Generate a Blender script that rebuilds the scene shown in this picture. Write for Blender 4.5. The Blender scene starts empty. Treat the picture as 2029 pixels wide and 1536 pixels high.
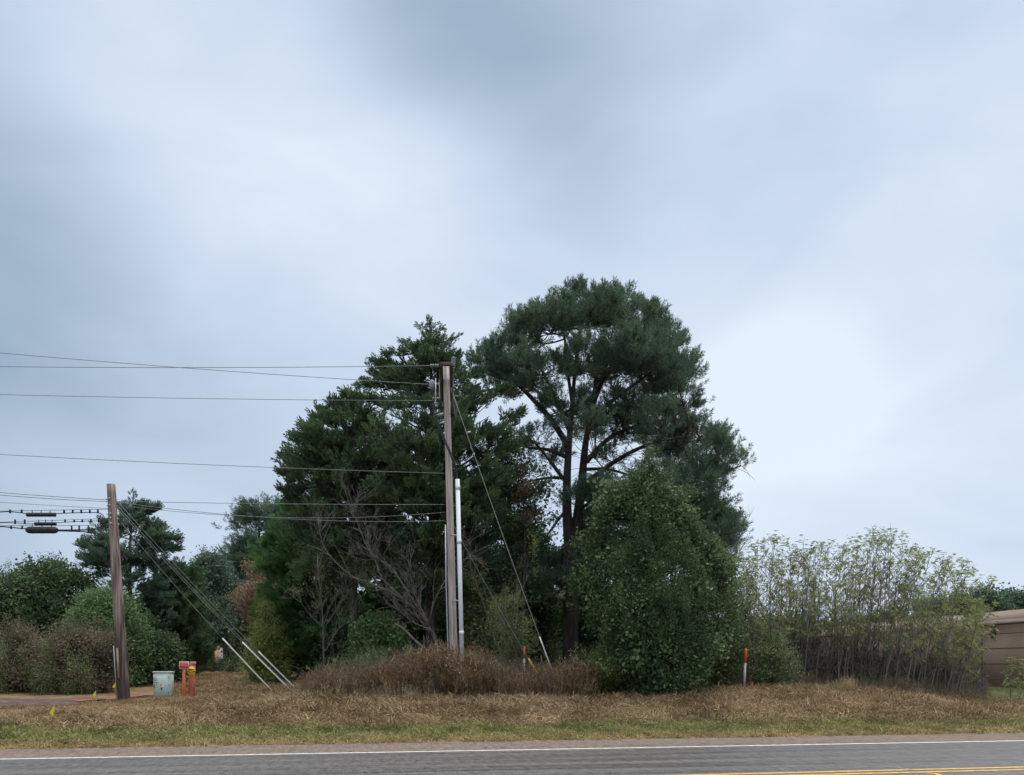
import bpy, math, time
import numpy as np
from mathutils import Vector
T0 = time.time()
R = math.radians
rng = np.random.default_rng(7)
F, CX, HY, EYE = 1560.0, 1014.5, 1321.0, 1.6      # focal length in photo px, image centre, horizon row, eye height
ROAD = 0.17                                        # the road runs along (1, ROAD)

# ------------------------------------------------------------------ camera, sky, sun, exposure
scene = bpy.context.scene
cam = bpy.data.cameras.new('camera'); camo = bpy.data.objects.new('camera', cam)
scene.collection.objects.link(camo); scene.camera = camo
camo.location = (0, 0, EYE); camo.rotation_euler = (R(90), 0, 0)
cam.sensor_width = 36; cam.lens = F / 2029 * 36
cam.shift_y = (HY - 768) / 2029
cam.clip_start = 0.1; cam.clip_end = 5000

SUN_EL, SUN_AZ = 60, 60          # elevation, degrees to the right of the view
world = bpy.data.worlds.new("World"); scene.world = world; world.use_nodes = True
wt = world.node_tree; wt.nodes.clear()
def wn(t, **k):
    n = wt.nodes.new(t)
    for a, b in k.items(): setattr(n, a, b)
    return n
def wl(a, b): wt.links.new(a, b)
def wmath(op, a, b=None, c=None, clamp=False):
    n = wn('ShaderNodeMath', operation=op, use_clamp=clamp)
    for i, v in enumerate((a, b, c)):
        if v is None: continue
        if hasattr(v, 'is_linked'): wl(v, n.inputs[i])
        else: n.inputs[i].default_value = v
    return n.outputs[0]
tc = wn('ShaderNodeTexCoord')
wnoise = wn('ShaderNodeTexNoise'); wnoise.inputs['Scale'].default_value = 2.2; wnoise.inputs['Detail'].default_value = 2
wl(tc.outputs['Generated'], wnoise.inputs['Vector'])
sub = wn('ShaderNodeVectorMath', operation='SUBTRACT'); wl(wnoise.outputs['Color'], sub.inputs[0]); sub.inputs[1].default_value = (.5, .5, .5)
scl = wn('ShaderNodeVectorMath', operation='SCALE'); wl(sub.outputs[0], scl.inputs[0]); scl.inputs['Scale'].default_value = 0.26
wadd = wn('ShaderNodeVectorMath', operation='ADD'); wl(tc.outputs['Generated'], wadd.inputs[0]); wl(scl.outputs[0], wadd.inputs[1])
wnrm = wn('ShaderNodeVectorMath', operation='NORMALIZE'); wl(wadd.outputs[0], wnrm.inputs[0])
big = wn('ShaderNodeTexNoise'); big.inputs['Scale'].default_value = 2.1; big.inputs['Detail'].default_value = 5; big.inputs['Roughness'].default_value = .42
mapp = wn('ShaderNodeMapping'); mapp.inputs['Scale'].default_value = (1, 1, 1.9); mapp.inputs['Rotation'].default_value = (0, R(25), 0)
wl(wnrm.outputs[0], mapp.inputs[0]); wl(mapp.outputs[0], big.inputs['Vector'])
wisp = wn('ShaderNodeTexNoise'); wisp.inputs['Scale'].default_value = 4.5; wisp.inputs['Detail'].default_value = 6; wisp.inputs['Roughness'].default_value = .5; wisp.inputs['Distortion'].default_value = .6
mapw = wn('ShaderNodeMapping'); mapw.inputs['Scale'].default_value = (.7, 1, 1.8); mapw.inputs['Rotation'].default_value = (0, R(-35), 0); wl(tc.outputs['Generated'], mapw.inputs[0]); wl(mapw.outputs[0], wisp.inputs['Vector'])
acc = wmath('ADD', wmath('MULTIPLY_ADD', big.outputs['Fac'], 0.85, 0.075), wmath('MULTIPLY', wisp.outputs['Fac'], .44))
# cloud banks: where (as seen from the road), tightness, amount
for (px, py, k, a) in [(-40, 400, 30, -.50), (120, 540, 60, -.14), (940, -90, 110, -.55), (800, -80, 60, -.08), (1080, 260, 200, -.22), (1100, 420, 260, -.16), (1050, 80, 120, -.18), (1250, 0, 80, -.10),
                       (500, 10, 160, -.22), (60, 900, 10, -.20), (40, 1200, 14, -.12), (230, 150, 30, .34), (480, 250, 30, .14), (800, 130, 90, .12), (760, 130, 60, .10), (1560, 790, 260, .50), (1470, 840, 500, .25), (1680, 760, 300, .18), (1700, 350, 14, .14), (1640, 900, 200, -.12),
                       (1500, 100, 30, .08), (1850, 700, 20, .10), (600, 420, 30, .06), (330, 700, 30, -.05), (1930, 620, 60, -.05), (1650, 150, 160, -.08)]:
    d = Vector(((px - CX) / F, 1, (HY - py) / F)).normalized()
    dp = wn('ShaderNodeVectorMath', operation='DOT_PRODUCT'); wl(wnrm.outputs[0], dp.inputs[0]); dp.inputs[1].default_value = d
    e = wmath('POWER', 2.718, wmath('MULTIPLY', wmath('SUBTRACT', dp.outputs['Value'], 1.0), float(k)))
    acc = wmath('ADD', acc, wmath('MULTIPLY', e, float(a) * .9))
ramp = wn('ShaderNodeValToRGB')
ramp.color_ramp.elements[0].position = 0.0; ramp.color_ramp.elements[0].color = (.26, .36, .47, 1)
ramp.color_ramp.elements[1].position = 1.0; ramp.color_ramp.elements[1].color = (.73, .81, .90, 1)
e1 = ramp.color_ramp.elements.new(.35); e1.color = (.40, .50, .62, 1)
e2 = ramp.color_ramp.elements.new(.65); e2.color = (.545, .640, .785, 1)
wl(acc, ramp.inputs['Fac'])
sep = wn('ShaderNodeSeparateXYZ'); wl(tc.outputs['Generated'], sep.inputs[0])
zb = wn('ShaderNodeMapRange', interpolation_type='SMOOTHSTEP'); wl(sep.outputs['Z'], zb.inputs[0])
zb.inputs[1].default_value = .68; zb.inputs[2].default_value = 1.0; zb.inputs[3].default_value = 1.0; zb.inputs[4].default_value = 4.5
zw = wn('ShaderNodeMapRange'); wl(sep.outputs['Z'], zw.inputs[0]); zw.inputs[1].default_value = .68; zw.inputs[2].default_value = .95
zmix = wn('ShaderNodeMix', data_type='RGBA'); wl(zw.outputs[0], zmix.inputs[0]); wl(ramp.outputs['Color'], zmix.inputs[6]); zmix.inputs[7].default_value = (.72, .71, .68, 1)
cloud = wn('ShaderNodeVectorMath', operation='SCALE'); wl(zmix.outputs[2], cloud.inputs[0]); wl(zb.outputs[0], cloud.inputs['Scale'])
sky = wn('ShaderNodeTexSky', sky_type='NISHITA', sun_disc=False)
sky.sun_elevation = R(SUN_EL); sky.sun_rotation = R(SUN_AZ)
bg_sky = wn('ShaderNodeBackground'); wl(sky.outputs[0], bg_sky.inputs[0]); bg_sky.inputs[1].default_value = 0.10
bg_cl = wn('ShaderNodeBackground'); wl(cloud.outputs[0], bg_cl.inputs[0]); bg_cl.inputs[1].default_value = 1.0
mixs = wn('ShaderNodeMixShader'); mixs.inputs[0].default_value = .92
wl(bg_sky.outputs[0], mixs.inputs[1]); wl(bg_cl.outputs[0], mixs.inputs[2])
wo = wn('ShaderNodeOutputWorld'); wl(mixs.outputs[0], wo.inputs[0])

sl = bpy.data.lights.new('sun', 'SUN'); sl.energy = 1.5; sl.angle = R(35); sl.color = (1, .95, .88)
so = bpy.data.objects.new('sun', sl); scene.collection.objects.link(so)
dsun = Vector((math.sin(R(SUN_AZ)) * math.cos(R(SUN_EL)), math.cos(R(SUN_AZ)) * math.cos(R(SUN_EL)), math.sin(R(SUN_EL))))
so.rotation_euler = dsun.to_track_quat('Z', 'Y').to_euler()
scene.view_settings.view_transform = 'Standard'; scene.view_settings.look = 'None'
scene.view_settings.exposure = 0.18; scene.view_settings.gamma = 1.0
scene.cycles.max_bounces = 6; scene.cycles.transparent_max_bounces = 4

# ------------------------------------------------------------------ helpers
def smooth(a, b, x):
    t = np.clip((np.asarray(x, float) - a) / (b - a), 0, 1); return t * t * (3 - 2 * t)
def wob(x, y, s, seed=0):                      # cheap smooth pseudo noise in -1..1
    x = np.asarray(x, float); y = np.asarray(y, float)
    return (np.sin(x * s + seed) * np.cos(y * s * 1.13 + 1.7 * seed) + .5 * np.sin(x * s * 2.3 + y * s * 1.9 + seed * 2.1) + .35 * np.sin(x * s * 4.1 - y * s * 3.7 + seed)) / 1.85
def gz(x, y):                                  # ground height
    x = np.asarray(x, float); y = np.asarray(y, float)
    v = y - ROAD * x
    base = np.interp(v, [0, 16.5, 17.0, 18, 20, 22, 24, 26, 30, 36, 45, 80, 3000], [-.05, -.05, 0.0, .05, .20, .42, .55, .64, .84, 1.04, 1.18, 1.25, 1.0])
    left = np.interp(v, [0, 16.5, 17.0, 18, 20, 22, 23, 24.5, 25.5, 27.2, 30, 36, 45, 80, 3000], [-.05, -.05, 0, .06, .25, .41, .42, .42, .45, .54, .74, 1.03, 1.2, 1.25, 1.0])
    right = np.interp(v, [0, 16.5, 17.0, 20, 25, 30, 38, 80, 3000], [-.05, -.05, 0, .12, .22, .30, .55, .7, 1.0])
    z = base + (left - base) * smooth(-11, -13.5, x)
    z = z + .22 * np.exp(-((x - 9.5) / 4.5) ** 2 - ((v - 24.5) / 3.0) ** 2)
    z = z + (right - z) * smooth(12.6, 16.5, x + .25 * (y - 24))
    amp = smooth(17.2, 20, v)
    return z + amp * (.035 * wob(x, y, 1.1, 1) + .02 * wob(x, y, 2.9, 2))
def P(px, py, D): return np.array([(px - CX) / F * D, D, EYE + (HY - py) / F * D])
def G(px, D, up=0.0):
    x = (px - CX) / F * D
    return np.array([x, D, float(gz(x, D)) + up])

class MB:
    def __init__(s): s.v = []; s.f = []; s.n = 0
    def add(s, v, f):
        v = np.asarray(v, float).reshape(-1, 3); f = np.asarray(f, int)
        s.v.append(v); s.f.append(f + s.n); s.n += len(v)
    def build(s, name, mat, parent=None, smooth_=False):
        me = bpy.data.meshes.new(name)
        V = np.concatenate(s.v); me.vertices.add(len(V)); me.vertices.foreach_set('co', V.astype(np.float32).ravel())
        L = np.concatenate([f.ravel() for f in s.f]); cnt = np.concatenate([np.full(len(f), f.shape[1]) for f in s.f])
        st = np.concatenate([[0], np.cumsum(cnt)[:-1]])
        me.loops.add(len(L)); me.loops.foreach_set('vertex_index', L.astype(np.int32))
        me.polygons.add(len(cnt)); me.polygons.foreach_set('loop_start', st.astype(np.int32))
        me.update(calc_edges=True); me.validate()
        if smooth_: me.polygons.foreach_set('use_smooth', np.ones(len(cnt), bool))
        me.materials.append(mat)
        o = bpy.data.objects.new(name, me); scene.collection.objects.link(o)
        if parent is not None:
            o.parent = parent
            top_ = parent
            while top_.parent is not None: top_ = top_.parent
            if '_loc' in top_: me.vertices.foreach_set('co', (V - np.array(top_['_loc'])).astype(np.float32).ravel()); me.update()
        return o
    def box(s, c, h, yaw=0.0, taper=1.0):
        x, y, z = h; q = np.array([[-1,-1,-1],[1,-1,-1],[1,1,-1],[-1,1,-1],[-1,-1,1],[1,-1,1],[1,1,1],[-1,1,1]], float) * (x, y, z)
        q[4:, :2] *= taper
        ca, sa = math.cos(yaw), math.sin(yaw)
        q = np.stack([q[:, 0] * ca - q[:, 1] * sa, q[:, 0] * sa + q[:, 1] * ca, q[:, 2]], 1) + np.asarray(c, float)
        s.add(q, [[0,3,2,1],[4,5,6,7],[0,1,5,4],[1,2,6,5],[2,3,7,6],[3,0,4,7]])
    def bbox(s, c, h, yaw=0.0, b=.01):           # box with chamfered edges
        x, y, z = h; pts = []; ca, sa = math.cos(yaw), math.sin(yaw)
        for zz, ins in ((-z, b), (-z + b, 0), (z - b, 0), (z, b)):
            X, Y = x - ins, y - ins; bb = b
            pts += [(-X + bb, -Y, zz), (X - bb, -Y, zz), (X, -Y + bb, zz), (X, Y - bb, zz), (X - bb, Y, zz), (-X + bb, Y, zz), (-X, Y - bb, zz), (-X, -Y + bb, zz)]
        q = np.array(pts, float); q = np.stack([q[:, 0] * ca - q[:, 1] * sa, q[:, 0] * sa + q[:, 1] * ca, q[:, 2]], 1) + np.asarray(c, float)
        fs = [[8*r+i, 8*r+(i+1)%8, 8*(r+1)+(i+1)%8, 8*(r+1)+i] for r in range(3) for i in range(8)]
        s.add(q, fs); n0 = s.n - 32
        s.f.append(np.array([[n0+i for i in range(7, -1, -1)], [n0+24+i for i in range(8)]]))
    def tube(s, pts, rad, k=8, cap=True):
        pts = np.asarray(pts, float); n = len(pts); rad = np.broadcast_to(np.asarray(rad, float), (n,))
        t = np.gradient(pts, axis=0); t /= np.linalg.norm(t, axis=1)[:, None] + 1e-12
        ref = np.array([0, 0, 1.0]) if abs(t[0, 2]) < .9 else np.array([0, 1.0, 0])
        u = np.cross(t, ref); u /= np.linalg.norm(u, axis=1)[:, None] + 1e-12; w = np.cross(t, u)
        a = np.arange(k) / k * 2 * math.pi
        V = pts[:, None] + rad[:, None, None] * (np.cos(a)[None, :, None] * u[:, None] + np.sin(a)[None, :, None] * w[:, None])
        i = np.arange(n - 1)[:, None] * k; j = np.arange(k)[None]; j2 = (j + 1) % k
        f = np.stack([i + j, i + j2, i + k + j2, i + k + j], -1).reshape(-1, 4)
        s.add(V.reshape(-1, 3), f)
        if cap:
            n0 = s.n - n * k
            s.f.append(np.array([[n0 + q for q in range(k)][::-1], [n0 + (n - 1) * k + q for q in range(k)]]))
    def tubes(s, P0, P1, P2, r0, r1, seg=4, k=4):    # many quadratic-bezier limbs at once
        P0, P1, P2 = (np.asarray(q, float) for q in (P0, P1, P2)); N = len(P0)
        if N == 0: return
        t = np.linspace(0, 1, seg + 1)[None, :, None]
        pts = (1 - t) ** 2 * P0[:, None] + 2 * t * (1 - t) * P1[:, None] + t ** 2 * P2[:, None]
        d = np.gradient(pts, axis=1); d /= np.linalg.norm(d, axis=2)[..., None] + 1e-9
        ref = np.where(np.abs(d[..., 2:3]) < .9, np.array([0, 0, 1.0]), np.array([0, 1.0, 0]))
        u = np.cross(d, ref); u /= np.linalg.norm(u, axis=2)[..., None] + 1e-9; w = np.cross(d, u)
        r0 = np.broadcast_to(np.asarray(r0, float), (N,)); r1 = np.broadcast_to(np.asarray(r1, float), (N,))
        r = r0[:, None] + (r1 - r0)[:, None] * t[..., 0]
        a = np.arange(k) / k * 2 * math.pi
        V = pts[:, :, None] + r[:, :, None, None] * (np.cos(a)[None, None, :, None] * u[:, :, None] + np.sin(a)[None, None, :, None] * w[:, :, None])
        base = (np.arange(N) * (seg + 1) * k)[:, None, None]; i = (np.arange(seg) * k)[None, :, None]; j = np.arange(k)[None, None]; j2 = (j + 1) % k
        f = np.stack([base + i + j, base + i + j2, base + i + k + j2, base + i + k + j], -1).reshape(-1, 4)
        s.add(V.reshape(-1, 3), f)
    def inst(s, tmpls, pos, dirs, size, flat=None):       # scatter leaf templates, +Z of the template along dirs
        pos = np.asarray(pos, float); N = len(pos)
        if N == 0: return
        size = np.broadcast_to(np.asarray(size, float), (N,))
        z = dirs / (np.linalg.norm(dirs, axis=1)[:, None] + 1e-9)
        rr = rng.normal(size=(N, 3)); x = np.cross(rr, z); x /= np.linalg.norm(x, axis=1)[:, None] + 1e-9; y = np.cross(z, x)
        which = rng.integers(0, len(tmpls), N)
        for q, (tv, tf) in enumerate(tmpls):
            m = which == q
            if not m.any(): continue
            M = np.stack([x[m], y[m], z[m]], 2) * size[m][:, None, None]
            V = np.einsum('nij,kj->nki', M, tv) + pos[m][:, None]
            f = (tf[None] + (np.arange(m.sum()) * len(tv))[:, None, None]).reshape(-1, tf.shape[1])
            s.add(V.reshape(-1, 3), f)

def empty(name, loc, label, cat, group=None):
    o = bpy.data.objects.new(name, None); scene.collection.objects.link(o)
    o.empty_display_size = .2; o.location = [float(q) for q in loc]; o['_loc'] = [float(q) for q in loc]
    o['label'] = label; o['category'] = cat
    if group: o['group'] = group
    return o
def tag(o, label, cat, group=None, kind=None):
    if label: o['label'] = label
    if cat: o['category'] = cat
    if group: o['group'] = group
    if kind: o['kind'] = kind
    return o
def struct(o): o['kind'] = 'structure'; return o

# ------------------------------------------------------------------ materials
def mat(name, c1, c2=None, scale=3.0, rough=.8, c3=None, stretch=(1, 1, 1), bump=0.0, bscale=30, spec=.3, metal=0.0, island=0.0, transl=0.0, lo=.35, hi=.65, detail=5):
    m = bpy.data.materials.new(name); m.use_nodes = True; nt = m.node_tree; nt.nodes.clear()
    N = lambda t: nt.nodes.new(t); Lk = nt.links.new
    out = N('ShaderNodeOutputMaterial'); b = N('ShaderNodeBsdfPrincipled')
    b.inputs['Roughness'].default_value = rough; b.inputs['Specular IOR Level'].default_value = spec; b.inputs['Metallic'].default_value = metal
    col = None
    tcn = N('ShaderNodeTexCoord'); mp = N('ShaderNodeMapping'); mp.inputs['Scale'].default_value = stretch; Lk(tcn.outputs['Object'], mp.inputs[0])
    if c2 is None: b.inputs['Base Color'].default_value = (*c1, 1)
    else:
        nz = N('ShaderNodeTexNoise'); nz.inputs['Scale'].default_value = scale; nz.inputs['Detail'].default_value = detail; Lk(mp.outputs[0], nz.inputs['Vector'])
        rp = N('ShaderNodeValToRGB'); rp.color_ramp.elements[0].position = lo; rp.color_ramp.elements[0].color = (*c1, 1)
        rp.color_ramp.elements[1].position = hi; rp.color_ramp.elements[1].color = (*c2, 1)
        if c3 is not None:
            rp.color_ramp.elements[1].position = (lo + hi) / 2; e = rp.color_ramp.elements.new(hi); e.color = (*c3, 1)
        fac = nz.outputs['Fac']
        if island:
            ge = N('ShaderNodeNewGeometry'); mm = N('ShaderNodeMath'); mm.operation = 'MULTIPLY_ADD'
            Lk(ge.outputs['Random Per Island'], mm.inputs[0]); mm.inputs[1].default_value = island; mm.inputs[2].default_value = -island / 2
            ad = N('ShaderNodeMath'); ad.operation = 'ADD'; Lk(mm.outputs[0], ad.inputs[0]); Lk(fac, ad.inputs[1]); fac = ad.outputs[0]
        Lk(fac, rp.inputs['Fac']); col = rp.outputs['Color']; Lk(col, b.inputs['Base Color'])
    if bump:
        bn = N('ShaderNodeTexNoise'); bn.inputs['Scale'].default_value = bscale; bn.inputs['Detail'].default_value = 4; Lk(mp.outputs[0], bn.inputs['Vector'])
        bp = N('ShaderNodeBump'); bp.inputs['Strength'].default_value = bump; bp.inputs['Distance'].default_value = .03; Lk(bn.outputs['Fac'], bp.inputs['Height']); Lk(bp.outputs[0], b.inputs['Normal'])
    if transl:
        tr = N('ShaderNodeBsdfTranslucent'); mx = N('ShaderNodeMixShader'); mx.inputs[0].default_value = transl
        if col is not None: Lk(col, tr.inputs[0])
        else: tr.inputs[0].default_value = (*c1, 1)
        Lk(b.outputs[0], mx.inputs[1]); Lk(tr.outputs[0], mx.inputs[2]); Lk(mx.outputs[0], out.inputs[0])
    else: Lk(b.outputs[0], out.inputs[0])
    m['col'] = 1
    return m
def leafmat(name, a, b, c, scale=.8, tr=.35, isl=.5):
    g = 1.58; a, b, c = (tuple(min(.6, q * g) for q in w_) for w_ in (a, b, c)); return mat(name, a, b, scale=scale, c3=c, rough=.6, spec=.25, island=isl, transl=tr, lo=.25, hi=.78, detail=3)
M = {}
M['pine'] = leafmat('pine_needles', (.030, .054, .040), (.056, .092, .058), (.100, .150, .080), isl=.6)
M['cedar'] = leafmat('cedar_foliage', (.030, .056, .034), (.054, .090, .042), (.092, .135, .058), isl=.6)
M['cedar2'] = leafmat('cedar_foliage_bright', (.036, .080, .030), (.058, .118, .038), (.090, .165, .052))
M['cedar_grey'] = leafmat('cedar_foliage_grey', (.045, .075, .055), (.07, .11, .075), (.10, .15, .09))
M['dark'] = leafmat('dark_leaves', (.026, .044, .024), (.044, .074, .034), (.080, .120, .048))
M['vine'] = leafmat('vine_leaves', (.030, .052, .026), (.052, .088, .038), (.105, .145, .062), scale=.9, isl=.7)
M['light'] = leafmat('light_leaves', (.045, .085, .034), (.075, .125, .048), (.12, .18, .072), scale=1.2)
M['yellow'] = leafmat('yellow_leaves', (.075, .11, .032), (.125, .16, .045), (.20, .20, .07), scale=2)
M['brownleaf'] = leafmat('brown_leaves', (.11, .075, .05), (.18, .12, .08), (.26, .185, .12), scale=2)
M['olive'] = leafmat('olive_leaves', (.075, .10, .045), (.12, .155, .07), (.19, .215, .10), scale=1.5)
M['sap'] = leafmat('sapling_leaves', (.10, .125, .045), (.165, .195, .072), (.26, .27, .11), scale=1.0)
M['bramble'] = leafmat('bramble_leaves', (.055, .058, .034), (.10, .085, .055), (.15, .115, .08), scale=1.3)
M['brush'] = leafmat('brown_brush', (.072, .048, .030), (.145, .096, .058), (.255, .18, .10), scale=1.6, isl=.9)
M['palebrush'] = leafmat('pale_weeds', (.20, .165, .10), (.33, .27, .16), (.42, .36, .22), scale=3)
M['twig'] = mat('twig_bark', (.085, .076, .064), (.185, .168, .146), scale=4, rough=.9)
M['darktwig'] = mat('dark_twig', (.06, .048, .04), (.11, .09, .075), scale=4, rough=.9)
M['bark'] = mat('tree_bark', (.036, .030, .027), (.082, .068, .060), scale=6, stretch=(1, 1, .25), rough=.95, bump=.6, bscale=14)
M['sapbark'] = mat('sapling_bark', (.095, .083, .070), (.215, .19, .162), scale=3, stretch=(1, 1, .3), rough=.9)

# ------------------------------------------------------------------ leaf templates
def leafquad(c, d, L, W, n=None):
    d = d / np.linalg.norm(d); n = rng.normal(size=3) if n is None else n
    s = np.cross(d, n); s /= np.linalg.norm(s) + 1e-9
    return np.array([c, c + d * L * .5 + s * W * .5, c + d * L, c + d * L * .5 - s * W * .5])
def tmpl(quads):
    v = np.concatenate(quads); f = np.arange(len(v)).reshape(-1, 4); return v, f
def t_cedar():
    q = []
    for i in range(26):
        u = rng.uniform(0, .92); a = rng.uniform(0, 2 * math.pi); sp = .55
        d = np.array([math.cos(a) * sp, math.sin(a) * sp * .7, .9]); L = (.42 * (1 - u) + .16)
        q.append(leafquad(np.array([math.cos(a) * .05, math.sin(a) * .04, u]), d, L, .085))
    return tmpl(q)
def t_pine():
    q = []
    for i in range(40):
        u = rng.uniform(0, .75); a = rng.uniform(0, 2 * math.pi); up = rng.uniform(.15, 1.3) + u
        d = np.array([math.cos(a), math.sin(a), up])
        q.append(leafquad(np.array([0, 0, u]), d, rng.uniform(.30, .46), .045))
    return tmpl(q)
def t_cluster(n=15, L=.34, W=.22):
    q = []
    for i in range(n):
        c = rng.normal(size=3) * .42; d = rng.normal(size=3) + np.array([0, 0, -.4])
        q.append(leafquad(c, d, L * rng.uniform(.7, 1.2), W * rng.uniform(.7, 1.2)))
    return tmpl(q)
def t_compound():
    q = []; n = 9
    for fr in range(3):
        a0 = rng.uniform(0, 6.28); D0 = np.array([math.cos(a0) * .8, math.sin(a0) * .8, .55])
        for i in range(n):
            u = (i + 1) / n; c = D0 * u * .9 + np.array([0, 0, -.35 * u * u]); sd = np.cross(D0, [0, 0, 1.0]); sd /= np.linalg.norm(sd)
            for sgn in (-1, 1):
                q.append(leafquad(c, sd * sgn + D0 * .5 + np.array([0, 0, -.25]), .24 * (1.1 - .5 * u), .085))
    return tmpl(q)
def t_weed():
    q = []
    for i in range(5):
        b = np.array([rng.normal() * .07, rng.normal() * .07, 0]); d = np.array([rng.normal() * .17, rng.normal() * .17, 1.0]); H = rng.uniform(.6, 1.0)
        q.append(leafquad(b, d, H, .012))
        for j in range(6):
            u = rng.uniform(.2, 1) * H; a = rng.uniform(0, 6.28)
            q.append(leafquad(b + d * u, np.array([math.cos(a) * .6, math.sin(a) * .6, .8]), rng.uniform(.08, .22), .012))
            q.append(leafquad(b + d * u, np.array([math.cos(a + 1) * .8, math.sin(a + 1) * .8, .4]), .05, .028))
    return tmpl(q)
def t_tuft(n=11, lean=.5, W=.045):
    q = []
    for i in range(n):
        b = np.array([rng.normal() * .25, rng.normal() * .25, 0]); d = np.array([lean + rng.normal() * .45, rng.normal() * .45, .8])
        d /= np.linalg.norm(d); L = rng.uniform(.5, 1.1); s = np.cross(d, rng.normal(size=3)); s /= np.linalg.norm(s); s *= W
        m1 = b + d * L * .55; tip = m1 + (d + np.array([d[0], d[1], -.9]) * .6) * L * .4
        q.append(np.array([b - s, b + s, m1 + s * .7, m1 - s * .7])); q.append(np.array([m1 - s * .7, m1 + s * .7, tip + s * .1, tip - s * .1]))
    return tmpl(q)
def t_twigs():
    q = []
    for i in range(8):
        c = rng.normal(size=3) * .3; d = rng.normal(size=3) * [1, 1, .6] + [0, 0, .6]
        q.append(leafquad(c, d, rng.uniform(.5, 1.0), .022))
    return tmpl(q)
TP = {'cedar': [t_cedar() for _ in range(5)], 'pine': [t_pine() for _ in range(4)], 'leaf': [t_cluster() for _ in range(5)], 'small': [t_cluster(20, .22, .15) for _ in range(4)],
      'comp': [t_compound() for _ in range(5)], 'weed': [t_weed() for _ in range(6)], 'tuft': [t_tuft() for _ in range(6)], 'stand': [t_tuft(12, .15, .03) for _ in range(5)], 'twigs': [t_twigs() for _ in range(5)]}

# ------------------------------------------------------------------ ground, road
def axis(parts):
    out = []
    for a, b, st in parts: out += list(np.arange(a, b, st))
    return np.array(out + [parts[-1][1]])
gx = axis([(-1500, -300, 150), (-300, -60, 30), (-60, -20, 4), (-20, 20, .25), (20, 60, 3), (60, 300, 30), (300, 1500, 150)])
gy = axis([(-60, 10, 10), (10, 32, .25), (32, 60, 1), (60, 200, 10), (200, 1000, 100), (1000, 3000, 500)])
X, Y = np.meshgrid(gx, gy); Z = gz(X, Y)
mb = MB(); nx, ny = len(gx), len(gy)
i = np.arange(ny - 1)[:, None] * nx + np.arange(nx - 1)[None]
mb.add(np.stack([X, Y, Z], -1).reshape(-1, 3), np.stack([i, i + 1, i + nx + 1, i + nx], -1).reshape(-1, 4))

def ground_mat():
    m = bpy.data.materials.new('ground_soil'); m.use_nodes = True; nt = m.node_tree; b = nt.nodes['Principled BSDF']; N = nt.nodes.new; Lk = nt.links.new
    b.inputs['Roughness'].default_value = .95; b.inputs['Specular IOR Level'].default_value = .1
    t = N('ShaderNodeTexCoord'); n1 = N('ShaderNodeTexNoise'); n1.inputs['Scale'].default_value = 1.3; n1.inputs['Detail'].default_value = 8; n1.inputs['Roughness'].default_value = .7
    n2 = N('ShaderNodeTexNoise'); n2.inputs['Scale'].default_value = .35; n2.inputs['Detail'].default_value = 4
    Lk(t.outputs['Object'], n1.inputs['Vector']); Lk(t.outputs['Object'], n2.inputs['Vector'])
    r1 = N('ShaderNodeValToRGB'); r1.color_ramp.elements[0].position = .3; r1.color_ramp.elements[0].color = (.10, .065, .035, 1); r1.color_ramp.elements[1].position = .7; r1.color_ramp.elements[1].color = (.30, .20, .11, 1)
    Lk(n1.outputs['Fac'], r1.inputs['Fac'])
    dp = N('ShaderNodeVectorMath'); dp.operation = 'DOT_PRODUCT'; dp.inputs[1].default_value = (-ROAD, 1, 0); Lk(t.outputs['Object'], dp.inputs[0])
    ad = N('ShaderNodeMath'); ad.operation = 'MULTIPLY_ADD'; Lk(n1.outputs['Fac'], ad.inputs[0]); ad.inputs[1].default_value = 2.0; Lk(dp.outputs['Value'], ad.inputs[2])
    mr = N('ShaderNodeMapRange'); Lk(ad.outputs[0], mr.inputs[0]); mr.inputs[1].default_value = 20.0; mr.inputs[2].default_value = 21.6; mr.inputs[3].default_value = 0; mr.inputs[4].default_value = 1
    r2 = N('ShaderNodeValToRGB'); r2.color_ramp.elements[0].position = .3; r2.color_ramp.elements[0].color = (.07, .065, .025, 1); r2.color_ramp.elements[1].position = .7; r2.color_ramp.elements[1].color = (.13, .15, .05, 1)
    Lk(n1.outputs['Fac'], r2.inputs['Fac'])
    mx = N('ShaderNodeMix'); mx.data_type = 'RGBA'; Lk(mr.outputs[0], mx.inputs[0]); Lk(r2.outputs[0], mx.inputs[6]); Lk(r1.outputs[0], mx.inputs[7])
    # red clay showing along the pavement edge and in patches on the bank
    mr2 = N('ShaderNodeMapRange'); Lk(ad.outputs[0], mr2.inputs[0]); mr2.inputs[1].default_value = 18.0; mr2.inputs[2].default_value = 18.5; mr2.inputs[3].default_value = 1; mr2.inputs[4].default_value = 0
    gr = N('ShaderNodeMath'); gr.operation = 'GREATER_THAN'; Lk(n2.outputs['Fac'], gr.inputs[0]); gr.inputs[1].default_value = .68
    mxx = N('ShaderNodeMath'); mxx.operation = 'MAXIMUM'; Lk(mr2.outputs[0], mxx.inputs[0]); Lk(gr.outputs[0], mxx.inputs[1])
    mx2 = N('ShaderNodeMix'); mx2.data_type = 'RGBA'; Lk(mxx.outputs[0], mx2.inputs[0]); Lk(mx.outputs[2], mx2.inputs[6]); mx2.inputs[7].default_value = (.33, .17, .10, 1)
    Lk(mx2.outputs[2], b.inputs['Base Color'])
    bp = N('ShaderNodeBump'); bp.inputs['Strength'].default_value = .8; bp.inputs['Distance'].default_value = .06; Lk(n1.outputs['Fac'], bp.inputs['Height']); Lk(bp.outputs[0], b.inputs['Normal'])
    return m
struct(mb.build('ground', ground_mat(), smooth_=True))

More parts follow.
